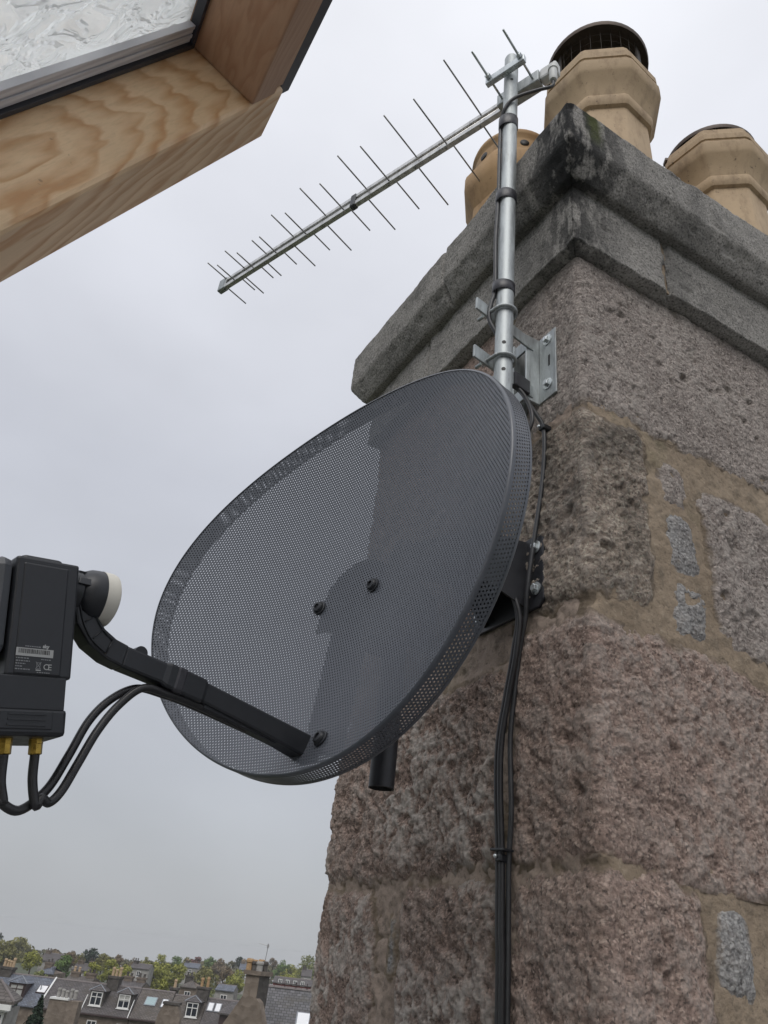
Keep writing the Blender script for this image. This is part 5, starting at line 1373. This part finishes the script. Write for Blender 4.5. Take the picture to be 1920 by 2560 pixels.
# trees
LEAF = {'yg': leaf('leaf_yellow_green', (0.188, 0.200, 0.037), (0.300, 0.306, 0.075)), 'ol': leaf('leaf_olive', (0.132, 0.134, 0.042), (0.228, 0.214, 0.078)), 'g': leaf('leaf_green', (0.069, 0.121, 0.034), (0.138, 0.201, 0.057)),
        'dk': leaf('leaf_dark', (0.018, 0.032, 0.022), (0.042, 0.062, 0.04)), 'br': leaf('leaf_bronze', (0.132, 0.102, 0.066), (0.216, 0.168, 0.108)), 'pale': leaf('leaf_pale', (0.16, 0.18, 0.07), (0.25, 0.265, 0.12)), 'rd': leaf('leaf_red', (0.12, 0.055, 0.05), (0.19, 0.095, 0.08))}
def tree(label, x, y, top, w, kind, n=900, bottom=None, cone=False, name='broadleaf_tree', gap=0.0, group='trees between and beyond the houses'):
    r_ = np.random.default_rng(int(abs(x * 131 + y * 17 + top * 7)) + 3)
    t = bthing(name, label, 'tree', x, y, group)
    hgt = max(w * 1.05, 4.0)
    bot_ = top - hgt if bottom is None else bottom
    B().tube([(x, y, GZ - 3), (x + 0.1, y, (GZ + bot_) / 2), (x, y, (bot_ + top) / 2), (x + 0.05, y, top - 0.25 * (top - bot_))], [0.035 * w + 0.1, 0.03 * w + 0.08, 0.02 * w + 0.04, 0.03], 7).build('trunk', M['bark'], t)
    limbs = B()
    cz, rz, rx = (top + bot_) / 2, (top - bot_) / 2, w / 2
    cl = []
    k = 60 if cone else 16
    for i in range(k):
        a = r_.uniform(0, 2 * np.pi); u = r_.uniform(-0.75, 0.8)
        rr_ = math.sqrt(max(0.05, 1 - u * u)) * r_.uniform(0.35, 0.78)
        if cone:
            u = r_.uniform(-0.3, 0.93); rr_ = (1 - (u + 1) / 2) * r_.uniform(0.45, 0.95)
        c = np.array([x + rx * rr_ * math.cos(a), y + rx * rr_ * math.sin(a), cz + rz * u * 0.85])
        cl.append((c, r_.uniform(0.26, 0.42) * (rx if not cone else 0.75 * rx * (1.08 - (u + 1) / 2))))
        if i % 3 == 0 and not cone:
            limbs.tube([(x, y, bot_ + 0.15 * (top - bot_)), ((x + c[0]) / 2, (y + c[1]) / 2, (bot_ + c[2]) / 2 + 0.2 * rz), tuple(c)], [0.02 * w, 0.012 * w, 0.02], 5)
    if not cone:
        cl.append((np.array([x, y, top - 0.33 * rx]), 0.30 * rx)); cl.append((np.array([x, y, cz]), 0.6 * rx))
        limbs.build('limbs', M['bark'], t)
    else:
        cl.append((np.array([x, y, top - 0.12 * rz]), 0.14 * rx))
    C_ = []
    wts = np.array([c[1] ** 2 for c in cl]); wts /= wts.sum()
    pick = r_.choice(len(cl), n, p=wts)
    dirs = r_.normal(size=(n, 3)); dirs /= np.linalg.norm(dirs, axis=1)[:, None]
    rad_ = np.array([cl[i][1] for i in pick]) * r_.uniform(0.55, 1.08, n) ** 0.6
    ctr = np.array([cl[i][0] for i in pick]) + dirs * rad_[:, None] * np.array([1, 1, 0.85])
    if cone:
        uu_ = 1 - r_.uniform(0, 1, n) ** 0.7; tier = 0.75 + 0.25 * np.sin(uu_ * 38.0 + 2 * np.cos(r_.uniform(0, 6.28, n)))
        an_ = r_.uniform(0, 2 * np.pi, n); rd_ = (1 - uu_) * rx * tier * (0.35 + 0.65 * np.sqrt(r_.uniform(0, 1, n))) * (1 + 0.18 * np.sin(3 * an_ + 5 * uu_))
        ctr = np.stack([x + rd_ * np.cos(an_), y + rd_ * np.sin(an_), bot_ + (top - bot_) * uu_ - 0.12 * rd_], 1)
    sz = (w if not cone else w * 0.45) * r_.uniform(0.028, 0.06, n) * (1.0 if not gap else 0.7)
    q1 = r_.normal(size=(n, 3)); q1 -= (q1 * dirs).sum(1)[:, None] * dirs * 0.6; q1 /= np.linalg.norm(q1, axis=1)[:, None]
    q2 = np.cross(q1, dirs + 0.3 * r_.normal(size=(n, 3))); q2 /= np.linalg.norm(q2, axis=1)[:, None]
    a_ = q1 * sz[:, None]; b_ = q2 * sz[:, None] * 0.7
    V = np.stack([ctr - a_, ctr - b_, ctr + a_ * 1.1, ctr + b_], 1).reshape(-1, 3)
    Mb = np.array(BG); V = V @ Mb[:3, :3].T + Mb[:3, 3]
    np_mesh('crown', V, np.arange(4 * n).reshape(-1, 4), LEAF[kind], t, False)
    return t
TR = [  # r/d, top z/d, width/d, kind, label
 (-0.3684, -0.0177, 0.0220, 'ol', 'olive tree at the extreme left of the skyline'), (-0.3576, -0.0176, 0.0240, 'ol', 'second olive tree from the left edge'), (-0.3450, -0.0130, 0.0300, 'ol', 'tallest broad olive tree at left of the skyline'),
 (-0.3293, -0.0241, 0.0180, 'yg', 'mustard-green tree right of the tallest olive tree'), (-0.3723, -0.0115, 0.0080, 'dk', 'slim dark conifer tip at the left edge'), (-0.3051, -0.0217, 0.0210, 'br', 'bronze tree on the skyline above the bright green tree'),
 (-0.2953, -0.0253, 0.0210, 'g', 'bright green round tree at left middle distance'), (-0.2880, -0.0209, 0.0150, 'br', 'bronze tree between the bright green tree and the dark evergreen'), (-0.2778, -0.0222, 0.0100, 'ol', 'small olive tree touching the dark evergreen on its left'),
 (-0.2672, -0.0161, 0.0215, 'dk', 'large dark evergreen tree standing above the skyline'), (-0.2525, -0.0196, 0.0150, 'ol', 'olive tree touching the dark evergreen on its right'), (-0.2424, -0.0247, 0.0190, 'yg', 'yellow-green tree right of the dark evergreen'),
 (-0.2607, -0.0288, 0.0150, 'yg', 'small yellow-green tree just below the dark evergreen'), (-0.2364, -0.0189, 0.0120, 'br', 'thin bronze tree on the skyline right of the dark evergreen'), (-0.2264, -0.0277, 0.0190, 'yg', 'low yellow-green tree above the aqua skylight'),
 (-0.2196, -0.0210, 0.0095, 'br', 'small bronze skyline tree left of a tiny far tree'), (-0.2055, -0.0186, 0.0110, 'ol', 'tiny olive skyline tree left of the big yellow-green pair'), (-0.1933, -0.0216, 0.0270, 'yg', 'big yellow-green tree, left of the central pair'),
 (-0.3167, -0.0423, 0.0200, 'pale', 'pale lime bush above the blue slate roof'), (-0.1898, -0.0147, 0.0125, 'yg', 'yellow-green treetop above the central pair'), (-0.1724, -0.0143, 0.0140, 'g', 'green skyline tree right of the church-like peak'),
 (-0.1797, -0.0202, 0.0270, 'yg', 'big yellow-green tree, right of the central pair'), (-0.1655, -0.0206, 0.0175, 'yg', 'yellow-green tree left of the pale granite house'), (-0.1499, -0.0125, 0.0150, 'rd', 'reddish bronze tree on the middle skyline'),
 (-0.1605, -0.0141, 0.0095, 'ol', 'small olive tree left of the reddish bronze tree'), (-0.1337, -0.0118, 0.0150, 'g', 'green dome tree on the skyline right of the reddish tree'), (-0.1229, -0.0112, 0.0200, 'br', 'wide bronze tree on the skyline left of the big chimney'),
 (-0.1385, -0.0198, 0.0270, 'ol', 'broad olive tree below the green dome tree'), (-0.1126, -0.0191, 0.0190, 'br', 'bronze tree left of the yellow tree by the big stack'), (-0.1017, -0.0081, 0.0110, 'dk', 'dark pointed tree on the skyline left of the big stack'),
 (-0.1015, -0.0198, 0.0210, 'yg', 'rounded yellow-green tree beside the big stack'), (-0.0918, -0.0081, 0.0150, 'br', 'bronze treetop touching the orange chimney pots'), (-0.0649, -0.0058, 0.0100, 'br', 'bronze treetop right of the big stack'),
 (-0.0540, -0.0057, 0.0190, 'g', 'green tree right of the big stack on the skyline'), (-0.0435, -0.0093, 0.0240, 'yg', 'wide yellow-green tree above the slate roof ridge'), (-0.0244, 0.0021, 0.0260, 'pale', 'tall pale half-bare tree beside the granite wall edge'),
 (-0.0184, -0.0087, 0.0120, 'g', 'green tree tucked against the granite wall edge'), (-0.0474, -0.0186, 0.0190, 'yg', 'low yellow-green tree over the red brick row'), (-0.1262, -0.0416, 0.0170, 'pale', 'pale lime bush near the two small skylights'), (-0.1822, -0.0362, 0.0150, 'yg', 'small bright tree behind the single dormer house')]
for ra, rt, rw, kd, lb in TR:
    d_ = min(430.0, max(115.0, 5.4 / max(1e-3, abs(rt)))) if rt < 0 else 300.0
    tree(lb, ra * d_, d_, rt * d_, rw * d_ * 1.22, kd, 900 if rw < 0.015 else 1500, gap=1.0 if kd == 'pale' and rt > 0 else 0.0)
tree('dark conifer in front of the blue roof, the taller of two', -0.3075 * 60, 60, -0.0665 * 60, 6.5, 'dk', 5200, GZ + 1.0, True, 'conifer', group='conifers before the blue roof')
tree('dark conifer next to the white fascia, the shorter of two', -0.3330 * 58, 58, -0.0740 * 58, 5.5, 'dk', 4200, GZ + 1.0, True, 'conifer', group='conifers before the blue roof')
# far wood closing the skyline behind the single trees
r_ = np.random.default_rng(77)
n = 9000
dd_ = r_.uniform(430, 520, n); ra_ = r_.uniform(-0.46, 0.30, n)
base = -0.0265 + 0.004 * vnoise(ra_ * 30, 0.5, 0.2, 8) + 0.0022 * vnoise(ra_ * 110, 1.5, 0.2, 9) + 0.013 * sstep(-0.30, -0.02, ra_)
zz_ = (base - r_.uniform(0, 1, n) ** 1.3 * 0.016) * dd_
ctr = np.stack([ra_ * dd_, dd_, zz_], 1); sz = r_.uniform(0.5, 1.1, n)
q1 = r_.normal(size=(n, 3)); q1 /= np.linalg.norm(q1, axis=1)[:, None]; q2 = np.cross(q1, r_.normal(size=(n, 3))); q2 /= np.linalg.norm(q2, axis=1)[:, None]
V = np.stack([ctr - q1 * sz[:, None], ctr - q2 * sz[:, None], ctr + q1 * sz[:, None], ctr + q2 * sz[:, None]], 1).reshape(-1, 3)
Mb = np.array(BG); V = V @ Mb[:3, :3].T + Mb[:3, 3]
wood = np_mesh('far_wood', V, np.arange(4 * n).reshape(-1, 4), leaf('leaf_far', (0.09, 0.09, 0.05), (0.15, 0.14, 0.08)), None, False)
tag(wood, 'distant belt of bronze and green treetops along the skyline', 'woodland', kind='stuff')

# ------------------------------------------------------------------ thin damp air
hz = MB().box((-1400, -1400, -52), (1400, 1400, 2.6)).build('haze', M['ink'])
hm = bpy.data.materials.new('haze'); hm.use_nodes = True
hm.node_tree.nodes.clear()
ho = hm.node_tree.nodes.new('ShaderNodeOutputMaterial'); hv = hm.node_tree.nodes.new('ShaderNodeVolumePrincipled')
hv.inputs['Color'].default_value = (0.98, 0.985, 0.99, 1); hv.inputs['Density'].default_value = 0.0003; hv.inputs['Anisotropy'].default_value = 0.2
hm.node_tree.links.new(hv.outputs[0], ho.inputs['Volume'])
hz.data.materials.clear(); hz.data.materials.append(hm)
tag(hz, kind='stuff')
